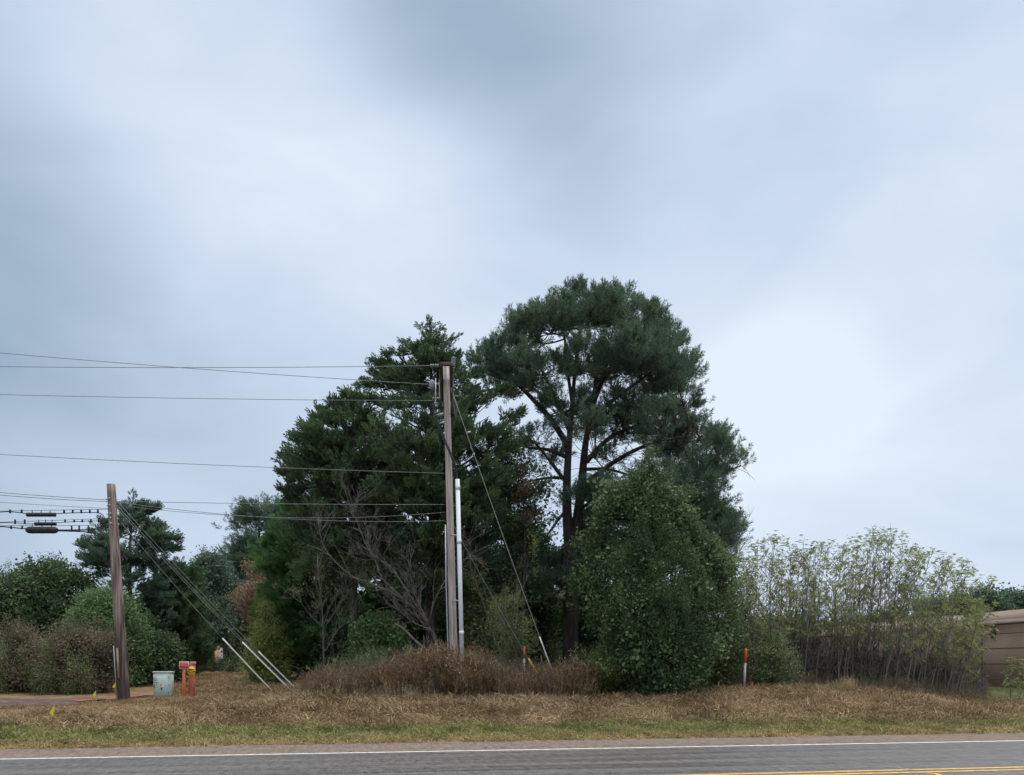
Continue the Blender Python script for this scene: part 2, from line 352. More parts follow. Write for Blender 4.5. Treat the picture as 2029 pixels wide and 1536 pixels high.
RA = math.atan(ROAD); RC = math.cos(RA)
def along(u, v):        # u metres along the road, v = depth at X=0
    return np.array([u * RC - 0.0, v + u * RC * ROAD, 0.0])
def strip(name, v0, v1, z, m, u0=-400, u1=400, edge=None, du=None):
    us = np.linspace(u0, u1, int((u1 - u0) / (du or 4)) + 1); mb = MB()
    a = np.array([along(u, v0) for u in us]); b = np.array([along(u, v1 + (edge(u) if edge else 0)) for u in us])
    a[:, 2] = z; b[:, 2] = z if not edge else z
    n = len(us); V = np.stack([a, b], 1).reshape(-1, 3); i = np.arange(n - 1) * 2
    # geometry is stored in the road's own frame so that textures run along it
    ca, sa = math.cos(-RA), math.sin(-RA); Q = np.stack([V[:, 0] * ca - V[:, 1] * sa, V[:, 0] * sa + V[:, 1] * ca, V[:, 2]], 1)
    mb.add(Q, np.stack([i, i + 2, i + 3, i + 1], 1)); o = mb.build(name, m); o.rotation_euler = (0, 0, RA); return struct(o)

def road_mat(name, shoulder=False):
    m = bpy.data.materials.new(name); m.use_nodes = True; nt = m.node_tree; b = nt.nodes['Principled BSDF']; N = nt.nodes.new; Lk = nt.links.new
    t = N('ShaderNodeTexCoord')
    def noise(sc, st, det=4, ro=.6):
        mp = N('ShaderNodeMapping'); mp.inputs['Scale'].default_value = st; Lk(t.outputs['Object'], mp.inputs[0])
        n = N('ShaderNodeTexNoise'); n.inputs['Scale'].default_value = sc; n.inputs['Detail'].default_value = det; n.inputs['Roughness'].default_value = ro; Lk(mp.outputs[0], n.inputs['Vector']); return n.outputs['Fac']
    fine = noise(11, (.8, .5, 1), 3, .9); streak = noise(2.2, (.04, 1.9, 1), 3, .55); patch = noise(.25, (.6, 1, 1), 3)
    def ma(op, a, b_):
        n = N('ShaderNodeMath'); n.operation = op
        for k, v in enumerate((a, b_)):
            if hasattr(v, 'is_linked'): Lk(v, n.inputs[k])
            else: n.inputs[k].default_value = v
        return n.outputs[0]
    med = noise(9, (1, .22, 1), 3, .85); fine = ma('ADD', ma('MULTIPLY', fine, .45), ma('MULTIPLY', med, .55))
    f = ma('ADD', ma('MULTIPLY', fine, .80 if not shoulder else .9), ma('ADD', ma('MULTIPLY', streak, .42 if not shoulder else .12), ma('MULTIPLY', patch, .10)))
    r = N('ShaderNodeValToRGB'); el = r.color_ramp.elements
    if shoulder:
        el[0].position = .38; el[0].color = (.060, .047, .040, 1); el[1].position = .75; el[1].color = (.27, .215, .18, 1)
    else:
        el[0].position = .50; el[0].color = (.026, .024, .023, 1); el[1].position = .84; el[1].color = (.160, .147, .140, 1)
    Lk(f, r.inputs['Fac']); Lk(r.outputs[0], b.inputs['Base Color'])
    rr = N('ShaderNodeMapRange'); Lk(streak, rr.inputs[0]); rr.inputs[1].default_value = .35; rr.inputs[2].default_value = .65
    rr.inputs[3].default_value = .9 if shoulder else .42; rr.inputs[4].default_value = .95 if shoulder else .72; Lk(rr.outputs[0], b.inputs['Roughness'])
    b.inputs['Specular IOR Level'].default_value = .1 if shoulder else .35
    bp = N('ShaderNodeBump'); bp.inputs['Strength'].default_value = .5; bp.inputs['Distance'].default_value = .01; Lk(fine, bp.inputs['Height']); Lk(bp.outputs[0], b.inputs['Normal'])
    return m
strip('road', -6, 15.2, .004, road_mat('asphalt'))
strip('shoulder', 15.2, 16.9, .004, road_mat('chip_seal_shoulder', True), u0=-40, u1=40, du=.25, edge=lambda u: .12 * float(wob(u, 0, 1.3, 3)) + .07 * float(wob(u, 0, 5.1, 5)))
M['wpaint'] = mat('white_road_paint', (.50, .49, .46), (.72, .71, .68), scale=9, rough=.6)
M['ypaint'] = mat('yellow_road_paint', (.48, .27, .06), (.66, .42, .12), scale=8, rough=.6)
strip('edge_line_marking', 14.98, 15.10, .009, M['wpaint'])
strip('yellow_marking', 11.05, 11.16, .009, M['ypaint'])
strip('yellow_marking', 10.78, 10.89, .009, M['ypaint'])
def paintmark(pts, w, m, name):
    mb = MB(); pts = np.array(pts, float); d = np.gradient(pts, axis=0); n = np.stack([-d[:, 1], d[:, 0], 0 * d[:, 0]], 1); n /= np.linalg.norm(n, axis=1)[:, None]
    V = np.stack([pts - n * w, pts + n * w], 1).reshape(-1, 3); i = np.arange(len(pts) - 1) * 2; mb.add(V, np.stack([i, i + 2, i + 3, i + 1], 1)); return struct(mb.build(name, m))
def RP(px, py, z=.0125): D = F * (EYE - z) / (py - HY); return np.array([(px - CX) / F * D, D, z])
paintmark([RP(1778, 1521.5), RP(1795, 1523), RP(1806, 1525.5)], .03, mat('faded_orange_paint', (.42, .26, .19), (.22, .17, .15), scale=6), 'faded_paint_marking')
paintmark([RP(1838, 1532), RP(1853, 1533), RP(1864, 1536.5), RP(1872, 1541)], .04, M['ypaint'], 'yellow_paint_marking')
# tyre tracks and seams in the lane
dk = mat('dark_tar', (.045, .043, .045), (.10, .097, .10), scale=5, stretch=(.3, 1, 1), rough=.6)

# driveway behind the berm on the left, its end marked with red survey paint
mb = MB(); us = np.linspace(0, 1, 60); a = []; b = []
for u in us:
    x = -40 + u * (29.2); c = G(0, 1); yc = 24.7 + ROAD * (x + 10)
    w = 1.15 * (1 if u < .93 else (1 - u) / .07 * .9 + .1)
    a.append((x, yc - w, gz(x, yc - w) + .02)); b.append((x, yc + w, gz(x, yc + w) + .02))
V = np.stack([np.array(a), np.array(b)], 1).reshape(-1, 3); i = np.arange(59) * 2; mb.add(V, np.stack([i, i + 2, i + 3, i + 1], 1))
struct(mb.build('driveway_path', mat('dark_clay_drive', (.062, .042, .038), (.125, .083, .075), scale=3, rough=.95)))
mb = MB(); a = []; b = []
for u in np.linspace(0, 1, 20):
    x = -14.2 + u * 3.2; yc = 25.0 + ROAD * (x + 10); w = .42 * math.sin(math.pi * min(max(u, .06), .94)) ** .4
    a.append((x, yc - w, gz(x, yc - w) + .05)); b.append((x, yc + w, gz(x, yc + w) + .05))
V = np.stack([np.array(a), np.array(b)], 1).reshape(-1, 3); i = np.arange(19) * 2; mb.add(V, np.stack([i, i + 2, i + 3, i + 1], 1))
struct(mb.build('red_paint_marking', mat('red_survey_paint', (.34, .09, .075), (.20, .09, .07), scale=5, rough=.9)))

# ------------------------------------------------------------------ grass
def grassmat(name, a, b, c, scale): return mat(name, a, b, c3=c, scale=scale, rough=.75, spec=.15, island=.45, transl=.2, lo=.28, hi=.72, detail=4)
M['dry'] = grassmat('dry_grass', (.145, .097, .052), (.295, .205, .112), (.45, .345, .205), .7)
M['green'] = grassmat('green_grass', (.10, .115, .04), (.22, .235, .08), (.38, .34, .15), 1.3)
M['straw'] = grassmat('straw_grass', (.24, .18, .085), (.38, .29, .14), (.50, .41, .22), 1.2)
def scatter(v0, v1, x0, x1, dens):
    n = int((v1 - v0) * (x1 - x0) * dens); x = rng.uniform(x0, x1, n); v = rng.uniform(v0, v1, n); return x, v + ROAD * x, v
def leanfield(x, y):
    a = 1.6 * wob(x, y, 1.7, 4) + 1.2 * wob(x, y, 4.3, 9) + .3
    return np.stack([np.sin(a) * .55, -.25 + .35 * np.cos(a * 1.7), np.full(len(x), .8)], 1)
def grass(name, label, v0, v1, x0, x1, dens, tp, s0, s1, m, keep):
    x, y, v = scatter(v0, v1, x0, x1, dens); k = keep(x, y, v) ; x, y, v = x[k], y[k], v[k]
    clump = 0.6 + .8 * (wob(x, y, 2.6, 6) * .5 + .5)
    clump = clump * (1 - .55 * smooth(-7.5, -10.5, x) * smooth(20, 21.5, v))
    mb = MB(); mb.inst(TP[tp], np.stack([x, y, gz(x, y) - .01], 1), leanfield(x, y) + rng.normal(size=(len(x), 3)) * [.25, .25, .05], rng.uniform(s0, s1, len(x)) * clump)
    return tag(mb.build(name, m), label, 'grass', kind='stuff')
on_view = lambda x, y: (np.abs(x) < y * .68 + 1)
gedge = lambda x, y: 19.6 + .6 * wob(x, y, .5, 2) + .45 * wob(x, y, 2.3, 3) - .035 * np.minimum(x, 0) - .25 * smooth(2, 12, x)
rnd = lambda x: rng.random(len(x))
grass('straw_grass', 'straw coloured grass fringe growing along the pavement edge', 16.85, 18.4, -17, 19, 190, 'tuft', .10, .19, M['straw'], lambda x, y, v: on_view(x, y) & (rnd(x) > smooth(17.1, 18.4, v) * .95))
grass('green_grass', 'green grass strip between the shoulder and the dry bank', 17.05, 21.5, -17, 19, 210, 'tuft', .10, .20, M['green'], lambda x, y, v: on_view(x, y) & (rnd(x) < .15 + smooth(17.0, 17.9, v)) & (v < gedge(x, y) + rng.normal(size=len(x)) * .35))
grass('dry_grass', 'matted brown dry grass covering the roadside bank', 18.6, 27.5, -18, 19, 125, 'tuft', .12, .34, M['dry'], lambda x, y, v: on_view(x, y) & (v > gedge(x, y) + rng.normal(size=len(x)) * .4 - .2) & ~((x < -10.9) & (np.abs(y - 24.7 - ROAD * (x + 10)) < 1.1)) & (rnd(x) > .75 * smooth(10.5, 13, x + .25 * (y - 24)) * smooth(24, 26, v)))
x, y, v = scatter(27, 48, -20, -5, 26); k = (np.abs(x) < y * .45)
mb = MB(); mb.inst(TP['tuft'], np.stack([x[k], y[k], gz(x[k], y[k])], 1), leanfield(x[k], y[k]), rng.uniform(.12, .22, k.sum()))
tag(mb.build('dry_grass', M['dry']), 'thin dry grass in the open clearing behind the guy wires', 'grass', kind='stuff')
x, y, v = scatter(24, 42, 14, 27, 60); k = (gz(x, y) < .6) & (y - ROAD * x > 24) & (x > 14.5 + .0 * y)
mb = MB(); mb.inst(TP['stand'], np.stack([x[k], y[k], gz(x[k], y[k])], 1), leanfield(x[k], y[k]) * [.3, .3, 1], rng.uniform(.10, .2, k.sum()))
tag(mb.build('lawn_grass', grassmat('lawn_green', (.13, .17, .07), (.21, .25, .11), (.30, .31, .17), .8)), 'pale green lawn in front of the brown building', 'grass', kind='stuff')
x, y, v = scatter(20.5, 25, 10, 17, 8)
print('ground', time.time() - T0)

# ------------------------------------------------------------------ trees
def crown_tree(name, label, cat, D, base_px, top, prof, nbr, nsp, leaf, size, lm, trunk_r=.15, rise=.35, droop=.1, depth=.8, group=None, bark='bark', tmin=.3, jit=.28, dirup=.5, bend=0.0, rag=.25, kind=None, twigs=.25, base_z=None, limb_r=None, clump=14, cs=.55, spire=0, shoots=0, drapes=0, drape_m='olive', edge=.12, spikes=(), holes=.62):
    """prof: rows (photo y, left x, right x) of the crown's outline at distance D."""
    prof = np.array(prof, float); base = G(base_px, D); topP = P(top[0], top[1], D)
    root = empty(name, base, label, cat, group)
    H = topP[2] - base[2]; tz = np.linspace(0, 1, 9)
    tr = base[None] + (topP - base)[None] * tz[:, None]; tr[:, 0] += bend * np.sin(tz * math.pi) + .06 * np.sin(tz * 7 + base_px); tr[:, 1] += .05 * np.cos(tz * 6)
    mb = MB(); mb.tube(np.vstack([tr[0] - [0, 0, .15], tr]), np.concatenate([[trunk_r * 1.25], trunk_r * (1 - .92 * tz) + .008]), 9)
    zs = EYE + (HY - prof[:, 0]) / F * D; xl = (prof[:, 1] - CX) / F * D; xr = (prof[:, 2] - CX) / F * D
    cx_ = (xl + xr) / 2; xl = cx_ + (xl - cx_) * 1.06; xr = cx_ + (xr - cx_) * 1.06
    o = np.argsort(zs); zs, xl, xr = zs[o], xl[o], xr[o]
    zz = rng.uniform(zs[0], zs[-1], nbr * 6); w = np.interp(zz, zs, xr - xl); zz = zz[rng.random(len(zz)) < w / w.max() + .06][:nbr]; n = len(zz)
    az = rng.uniform(0, 2 * math.pi, n); c = np.cos(az); s = np.sin(az)
    XL, XR = np.interp(zz, zs, xl), np.interp(zz, zs, xr)
    tx0 = np.interp(zz, tr[:, 2], tr[:, 0]); tx0 = np.clip(tx0, XL + .15 * (XR - XL), XR - .15 * (XR - XL))
    ex = np.where(c > 0, XR - tx0, tx0 - XL); ey = (XR - XL) / 2 * depth
    Rr = 1 / np.sqrt((c / np.maximum(ex, .05)) ** 2 + (s / np.maximum(ey, .05)) ** 2)
    ln = Rr * np.clip(1 - np.abs(rng.normal(size=n)) * rag, .35, 1.0) * rng.uniform(.9, 1.04, n)
    end = np.stack([tx0 + c * ln, D + s * ln, zz], 1)
    z0 = np.clip(zz - rise * ln, base[2] + .15 * H * 0 + .1, topP[2] - .05)
    st = np.stack([np.interp(z0, tr[:, 2], tr[:, 0]), np.interp(z0, tr[:, 2], tr[:, 1]), z0], 1)
    mid = (st + end) / 2; mid[:, 2] += rng.uniform(-.1, .12, n) * ln - droop * ln * .5; mid[:, :2] += rng.normal(size=(n, 2)) * .08 * ln[:, None]
    lr = (limb_r or trunk_r * .22) * np.clip(ln / (ln.max() + 1e-6), .3, 1)
    mb.tubes(st, mid, end, lr, lr * .2, 4, 4)
    ncl = max(8, int(nsp / clump)); b = rng.integers(0, n, ncl); u = tmin + (1 - tmin) * rng.random(ncl) ** .8
    rp_ = rng.integers(0, ncl, nsp); u = u[:, None]; pos0 = (1 - u) ** 2 * st[b] + 2 * u * (1 - u) * mid[b] + u ** 2 * end[b]
    tan = 2 * (1 - u) * (mid[b] - st[b]) + 2 * u * (end[b] - mid[b]); tan /= np.linalg.norm(tan, axis=1)[:, None] + 1e-9
    spread = jit * ln[b][:, None] * (1.15 - u * .75)
    pos = pos0 + rng.normal(size=(ncl, 3)) * spread * [.6, .6, .38]
    cl_r = size * cs; pos = pos[rp_] + rng.normal(size=(nsp, 3)) * cl_r * [1, 1, .55]; pos0 = pos0[rp_]; tan = tan[rp_]
    # keep the crown inside its own outline
    X0, X1 = np.interp(pos[:, 2], zs, xl), np.interp(pos[:, 2], zs, xr)
    keep = (pos[:, 0] > X0 + size * edge) & (pos[:, 0] < X1 - size * edge) & (pos[:, 2] < zs[-1] + .05) & (pos[:, 2] > gz(pos[:, 0], pos[:, 1]) + .03)
    hn = wob(pos[:, 0] + .6 * pos[:, 1], pos[:, 2] * 1.2 + .8 * pos[:, 1], 2.0, base_px * .37) + .25 * rng.normal(size=len(pos)); keep &= hn > -holes   # ragged gaps in the foliage
    pos, tan, pos0 = pos[keep], tan[keep], pos0[keep]
    d = tan + rng.normal(size=pos.shape) * .45 + np.array([0, 0, dirup])
    q = rng.random(len(pos)) < twigs
    mb.tubes(pos0[q], (pos0[q] + pos[q]) / 2 + rng.normal(size=(q.sum(), 3)) * .03, pos[q] + d[q] * size * .3, .012, .004, 2, 3)
    for (a0, b0, a1, b1) in spikes:               # limbs that stand out of the outline
        s0 = P(a0, b0, D); s1 = P(a1, b1, D + rng.uniform(-.5, .5)); sm = (s0 + s1) / 2 - [0, 0, .1]; L_ = np.linalg.norm(s1 - s0)
        mb.tubes([s0], [sm], [s1], .022, .006, 4, 4); k_ = int(30 * L_ + 12); f_ = (.15 + .85 * rng.random(k_))[:, None]
        pos = np.vstack([pos, s0 + (s1 - s0) * f_ + rng.normal(size=(k_, 3)) * .13 * (1.25 - f_)]); d = np.vstack([d, (s1 - s0) / L_ * 1.1 + rng.normal(size=(k_, 3)) * .35 + [0, 0, .45]])
    if shoots:                                    # ragged leafy shoots standing out of the crown
        sx = rng.uniform(xl.min(), xr.max(), shoots); zt = np.array([max([z_ for z_, a_, b_ in zip(zs, xl, xr) if a_ <= x_ <= b_] or [zs[0]]) for x_ in sx])
        p_ = np.stack([sx, D + rng.uniform(-.6, .6, shoots), zt - .25], 1); L_ = rng.uniform(.25, .85, shoots); dd = rng.normal(size=(shoots, 3)) * [.35, .35, .1] + [0, 0, 1]
        q_ = p_ + dd * L_[:, None]; mb.tubes(p_ - dd * .4, p_, q_, .012, .004, 3, 3)
        k_ = np.repeat(np.arange(shoots), 9); f_ = rng.random(len(k_))[:, None]; sp2 = p_[k_] + (q_ - p_)[k_] * f_ + rng.normal(size=(len(k_), 3)) * .05
        pos = np.vstack([pos, sp2]); d = np.vstack([d, dd[k_]]); small_n = len(k_)
    if spire:
        us = 1 - rng.random(spire) ** 1.3 * .14; sp_ = np.stack([np.interp(us, tz, tr[:, j]) for j in range(3)], 1); aa = rng.uniform(0, 6.28, spire)
        ww = np.interp(sp_[:, 2], zs, xr - xl) / 2; sp_ += np.stack([np.cos(aa), np.sin(aa), -.1 + 0 * aa], 1) * (ww * rng.random(spire) * .7)[:, None]
        pos = np.vstack([pos, sp_]); d = np.vstack([d, np.stack([np.cos(aa) * .7, np.sin(aa) * .7, 0 * aa + 1.0], 1)])
    mb.build('trunk', M[bark], root)
    cr = MB(); wl_ = np.interp(pos[:, 2], zs, xr - xl); tl = TP['small'] + TP['leaf'] if leaf == 'mix' else TP[leaf]
    cr.inst(tl, pos, d, size * rng.uniform(.55, 1.3, len(pos)) * np.clip(wl_ / 1.8, .4, 1)); cr.build('crown', M[lm], root)
    if drapes:                                    # vine strands hanging down the road side of the crown
        vz = rng.uniform(zs[0] + .35 * (zs[-1] - zs[0]), zs[-1] - .2, drapes); X0, X1 = np.interp(vz, zs, xl), np.interp(vz, zs, xr); f_ = rng.uniform(.12, .88, drapes)
        vx = X0 + (X1 - X0) * f_; vy = D - (X1 - X0) / 2 * depth * np.sqrt(np.clip(1 - (2 * f_ - 1) ** 2, 0, 1)) * rng.uniform(.75, 1.0, drapes); ln_ = rng.uniform(.5, 2.4, drapes)
        k_ = np.repeat(np.arange(drapes), 22); g_ = rng.random(len(k_)); hz = vz[k_] - g_ * ln_[k_]
        pv = np.stack([vx[k_] + .12 * np.sin(g_ * 4 + k_), vy[k_] - .25 * g_ + .0, hz], 1) + rng.normal(size=(len(k_), 3)) * .045; pv = pv[pv[:, 2] > zs[0]]
        dm = MB(); dm.inst(TP['small'], pv, rng.normal(size=pv.shape), rng.uniform(.12, .26, len(pv))); dm.build('hanging_vine', M[drape_m], root)
    return root

# --- the big pine with a forked trunk
def big_pine():
    D = 33.0; base = G(1131, D)
    root = empty('pine_tree', base, 'tallest tree, broad-crowned pine with a forked dark trunk', 'tree')
    mb = MB()
    def limb(pts, r0, r1, k=10, dy=0.0):
        q = np.array([P(a, b, D + (c if len(p) > 2 else 0)) for p in pts for (a, b, c) in [(*p[:2], p[2] if len(p) > 2 else 0)]])
        q[:, 1] += dy * np.linspace(0, 1, len(q))
        # resample smoothly
        t = np.arange(len(q)); tt = np.linspace(0, len(q) - 1, (len(q) - 1) * 4 + 1); Q = np.stack([np.interp(tt, t, q[:, j]) for j in range(3)], 1)
        for _ in range(3): Q[1:-1] = (Q[:-2] + Q[1:-1] * 2 + Q[2:]) / 4
        mb.tube(Q, np.linspace(r0, r1, len(Q)), k); return Q
    t0 = limb([(1131, 1385), (1130, 1260), (1129, 1150), (1131, 1075)], .35, .29, 12)
    A = limb([(1129, 1085), (1123, 1020), (1123, 950), (1127, 885), (1134, 800), (1142, 700)], .24, .06)
    B = limb([(1136, 1085), (1146, 1020), (1154, 950), (1160, 880), (1174, 800), (1190, 710)], .25, .06, dy=.4)
    limbs = [A[6:], B[6:]]
    spec = [([(1126, 885), (1097, 842), (1064, 810), (1040, 790), (1000, 760), (965, 735)], .14, -1.5),
            ([(1120, 905), (1090, 885), (1050, 878), (1015, 862)], .10, 1.2),
            ([(1121, 955), (1095, 925), (1062, 888), (1030, 870)], .09, -1.0),
            ([(1121, 948), (1090, 943), (1045, 948), (1010, 960)], .08, .8),
            ([(1157, 960), (1205, 925), (1250, 900), (1300, 885), (1360, 880)], .12, -1.2),
            ([(1158, 930), (1205, 922), (1255, 930), (1320, 950)], .08, 1.5),
            ([(1162, 915), (1192, 880), (1215, 858), (1260, 838), (1330, 820), (1380, 830)], .12, .8),
            ([(1160, 975), (1235, 955), (1345, 968), (1420, 945), (1460, 930)], .10, -.6),
            ([(1130, 860), (1110, 800), (1090, 745), (1070, 700), (1050, 650)], .10, 1.8),
            ([(1134, 800), (1120, 730), (1115, 680), (1100, 620)], .08, -1.8),
            ([(1140, 730), (1150, 680), (1150, 620), (1152, 590)], .06, .4),
            ([(1172, 810), (1200, 740), (1215, 680), (1225, 610)], .09, 1.6),
            ([(1180, 780), (1215, 720), (1250, 680), (1285, 640)], .08, -1.4),
            ([(1170, 830), (1220, 790), (1280, 750), (1335, 700)], .10, -.5),
            ([(1168, 850), (1230, 810), (1300, 780), (1365, 745)], .10, 2.0),
            ([(1132, 830), (1090, 780), (1050, 740), (1010, 690)], .08, 2.2),
            ([(1122, 1010), (1100, 1040), (1075, 1080), (1050, 1110)], .07, -1.5),
            ([(1150, 1010), (1180, 990), (1210, 985)], .07, -1.6),
            ([(1150, 1040), (1220, 1030), (1300, 1010), (1380, 1030), (1430, 1050)], .10, 1.5),
            ([(1140, 1090), (1100, 1130), (1060, 1150)], .06, 1.0)]
    for pts, r, dy in spec: limbs.append(limb(pts, r, r * .3, 7, dy))
    nodes = np.concatenate(limbs)
    blobs = [(1085,636,56,32),(1150,612,62,26),(1205,606,34,22),(1232,622,50,30),(1282,648,40,36),(1318,694,40,40),(1040,664,36,26),(1005,700,38,26),(972,726,28,22),(1330,740,44,40),(1010,770,44,24),(1180,628,60,20),(1110,640,50,18),
             (1075,738,78,26),(1165,716,78,28),(1245,696,62,30),(1305,735,60,36),(1355,740,24,42),(1005,745,44,26),(1330,790,52,36),(1275,700,50,30),(1210,745,60,20),
             (1120,800,52,32),(1190,828,60,28),(1255,800,58,26),(1310,830,58,34),(1362,824,44,32),(1398,866,40,28),(1345,880,60,28),(1150,850,56,24),(1240,850,50,22),
             (1385,928,62,26),(1440,924,36,30),(1325,915,50,22),(1420,890,20,24),(1150,980,52,22),(1190,975,34,18),(1085,1118,44,26),(1118,1128,52,28),(1035,1100,44,26),
             (1330,1000,60,36),(1380,990,50,30),(1420,1060,40,40),(1350,1050,60,40),(1300,1090,60,40),(1210,1020,40,30),(1180,1120,44,40),(1405,1025,46,44),(1440,1045,30,36),(1420,1095,40,28),(1345,955,60,28),(1430,1050,34,32),(1375,1080,56,36),(1290,1040,50,40),(1060,1150,50,24),(1130,1160,40,20)]
    sparse = [(1065,862,36,26),(1030,925,46,26),(1085,905,30,30),(1215,905,50,25),(1290,870,40,24),(1250,940,60,20),(1050,980,44,30),(1180,1040,34,26),(1400,965,50,16)]
    tp, td, sub0, sub1, sub2, tw0, tw1 = [], [], [], [], [], [], []
    for bl, cnt in [(b, 2) for b in blobs] + [(b, 0) for b in sparse]:
        cx, cy, rx, ry = bl
        for rep in range(max(cnt + (cy < 740 and cnt > 0), 1)):
            w = math.sqrt(max(.05, 1 - ((cx - 1200) / 280) ** 2)) * 3.8
            dy = rng.uniform(-1, 1) * w if cy < 1000 else rng.uniform(-2.2, 2.2)
            if cy < 760: dy *= .8
            c = P(cx, cy, D + dy); rX, rZ = rx / F * D, ry / F * D; rY = max(rX, .9)
            nb = max(5, int(rX * rZ * (13 if cnt else 10)))
            dirs = rng.normal(size=(nb, 3)); dirs /= np.linalg.norm(dirs, axis=1)[:, None]; rad = rng.uniform(.25, 1, nb)[:, None] ** .5
            q = c + dirs * rad * [rX, rY, rZ]
            nd = nodes[np.argmin(((nodes - c) ** 2).sum(1) + 2.5 * np.maximum(0, nodes[:, 2] - c[2] + .3) ** 2)]
            hub = nd + (c - nd) * .6 - [0, 0, .35 * rZ]
            sub0.append(nd); sub1.append((nd + hub) / 2 + rng.normal(size=3) * .15); sub2.append(hub)
            for p_ in q:
                tw0.append(hub); tw1.append(p_)
            m = 15 if cnt else 11
            off = rng.normal(size=(nb, m, 3)) * [.19, .19, .11]
            pp = (q[:, None] + off).reshape(-1, 3); dd = (q[:, None] + off * 1.5 - c + np.array([0, 0, .75])).reshape(-1, 3)
            dd /= np.linalg.norm(dd, axis=1)[:, None]; tp.append(pp); td.append(dd + np.array([0, 0, .35]))
    sub0, sub1, sub2, tw0, tw1 = map(np.array, (sub0, sub1, sub2, tw0, tw1))
    mb.tubes(sub0, sub1, sub2, .038, .02, 5, 5)
    mid = (tw0 + tw1) / 2 + rng.normal(size=tw0.shape) * .1 - [0, 0, .08]
    mb.tubes(tw0, mid, tw1, .022, .009, 4, 4)
    # bare dead twigs below the masses
    nodes = nodes[nodes[:, 2] < P(0, 850, D)[2]]; k = rng.integers(0, len(nodes), 260); e = nodes[k] + rng.normal(size=(260, 3)) * [.7, .7, .45]
    mb.tubes(nodes[k], (nodes[k] + e) / 2 + rng.normal(size=e.shape) * .12, e, .014, .004, 3, 3)
    mb.build('trunk', M['bark'], root, True)
    cr = MB(); tp = np.concatenate(tp); td = np.concatenate(td); cr.inst(TP['pine'], tp, td, rng.uniform(.32, .50, len(tp)))
    print('pine tufts', len(tp)); cr.build('crown', M['pine'], root)
big_pine(); print('pine', time.time() - T0)

crown_tree('cedar_tree', 'tall dark cedar with pointed spire behind the taller utility pole', 'tree', 29.5, 858, (854, 632),
    [(634,850,858),(660,842,870),(690,832,884),(715,818,892),(735,790,898),(755,765,915),(775,740,945),(800,712,985),(850,700,1020),(900,690,1035),(950,700,1030),(1000,700,1010),(1060,720,990),(1120,740,980),(1200,770,970)],
    260, 6600, 'cedar', .46, 'cedar', .24, rise=.55, dirup=.35, rag=.24, spire=110, cs=.42, spikes=[(856,690,792,676),(850,696,770,704),(858,698,910,665),(858,716,908,706),(852,745,738,716),(850,655,830,645),(858,655,878,652),(850,770,722,764),(850,760,742,742),(860,745,902,722),(845,810,690,786),(900,760,950,742),(950,800,1000,770),(980,850,1030,822),(990,900,1040,880),(800,760,760,735),(856,675,838,662),(856,678,876,668),(856,725,820,690)])
crown_tree('cedar_tree', 'broad dense cedar left of the centre pole, leaning lower crown', 'tree', 30.5, 705, (696, 782),
    [(782,688,702),(800,668,712),(822,640,760),(846,616,790),(870,596,800),(895,578,805),(925,560,805),(950,557,800),(975,566,790),(1005,580,785),(1035,575,780),(1080,570,780),(1130,580,770)],
    220, 5600, 'cedar', .44, 'cedar', .20, rise=.5, dirup=.3, rag=.2, spire=40, cs=.42, spikes=[(700,810,690,778),(690,830,668,800),(670,850,638,820),(650,880,610,850),(640,900,588,868),(620,930,560,905),(610,960,556,938),(620,990,562,975),(640,860,622,838),(720,800,722,776),(610,1020,580,1005)])
crown_tree('cedar_tree', 'bright green low cedar with skirts reaching the clearing ground', 'tree', 34, 618, (600, 985),
    [(985,590,630),(1015,556,690),(1050,536,705),(1100,520,720),(1150,512,730),(1200,508,740),(1250,512,740),(1300,526,730),(1345,545,720)],
    200, 7500, 'cedar', .42, 'cedar2', .16, rise=.25, dirup=.2, rag=.18, cs=.45)
crown_tree('cedar_tree', 'open-branched cedar with narrow tip just right of the shorter pole', 'tree', 36, 258, (261, 974),
    [(974,258,264),(990,248,276),(1003,242,290),(1020,222,305),(1045,195,322),(1068,175,345),(1085,160,350),(1100,166,348),(1120,178,340),(1150,170,335),(1190,172,330),(1240,190,330)],
    120, 1500, 'cedar', .46, 'cedar_grey', .16, rise=.35, dirup=.5, rag=.25, jit=.12, spire=50, cs=.34, clump=8, spikes=[(260,1062,350,1068),(260,1080,346,1090),(260,1058,162,1086),(260,1030,308,1008),(260,1035,216,1040),(260,1105,168,1082),(260,1010,290,996),(260,1012,238,1004),(260,1125,176,1120),(260,1120,335,1118)])
crown_tree('cedar_tree', 'dark low cedar behind the cabinet and marker posts', 'tree', 38, 352, (352, 1108),
    [(1108,346,360),(1130,325,385),(1160,305,400),(1200,295,420),(1250,290,425),(1290,292,420),(1322,300,400)],
    110, 3400, 'cedar', .50, 'cedar', .15, rise=.3, rag=.28, spire=40)
crown_tree('pine_tree', 'pale grey-green pine rising beyond the brown-leaved oak', 'tree', 50, 512, (512, 984),
    [(984,500,524),(996,480,545),(1015,466,556),(1035,462,560),(1050,444,566),(1080,448,570),(1110,445,575),(1150,440,575),(1190,440,570),(1230,450,560)],
    120, 3600, 'pine', .62, 'cedar_grey', .22, rise=.3, rag=.22, jit=.2)
crown_tree('broadleaf_tree', 'loose grey-green tree in the gap left of the far pine', 'tree', 46, 420, (418, 1100),
    [(1100,398,432),(1118,388,446),(1150,384,460),(1190,380,470),(1230,384,470),(1262,390,465)],
    60, 1500, 'leaf', .46, 'cedar_grey', .14, rise=.5, jit=.2, rag=.3, shoots=20)
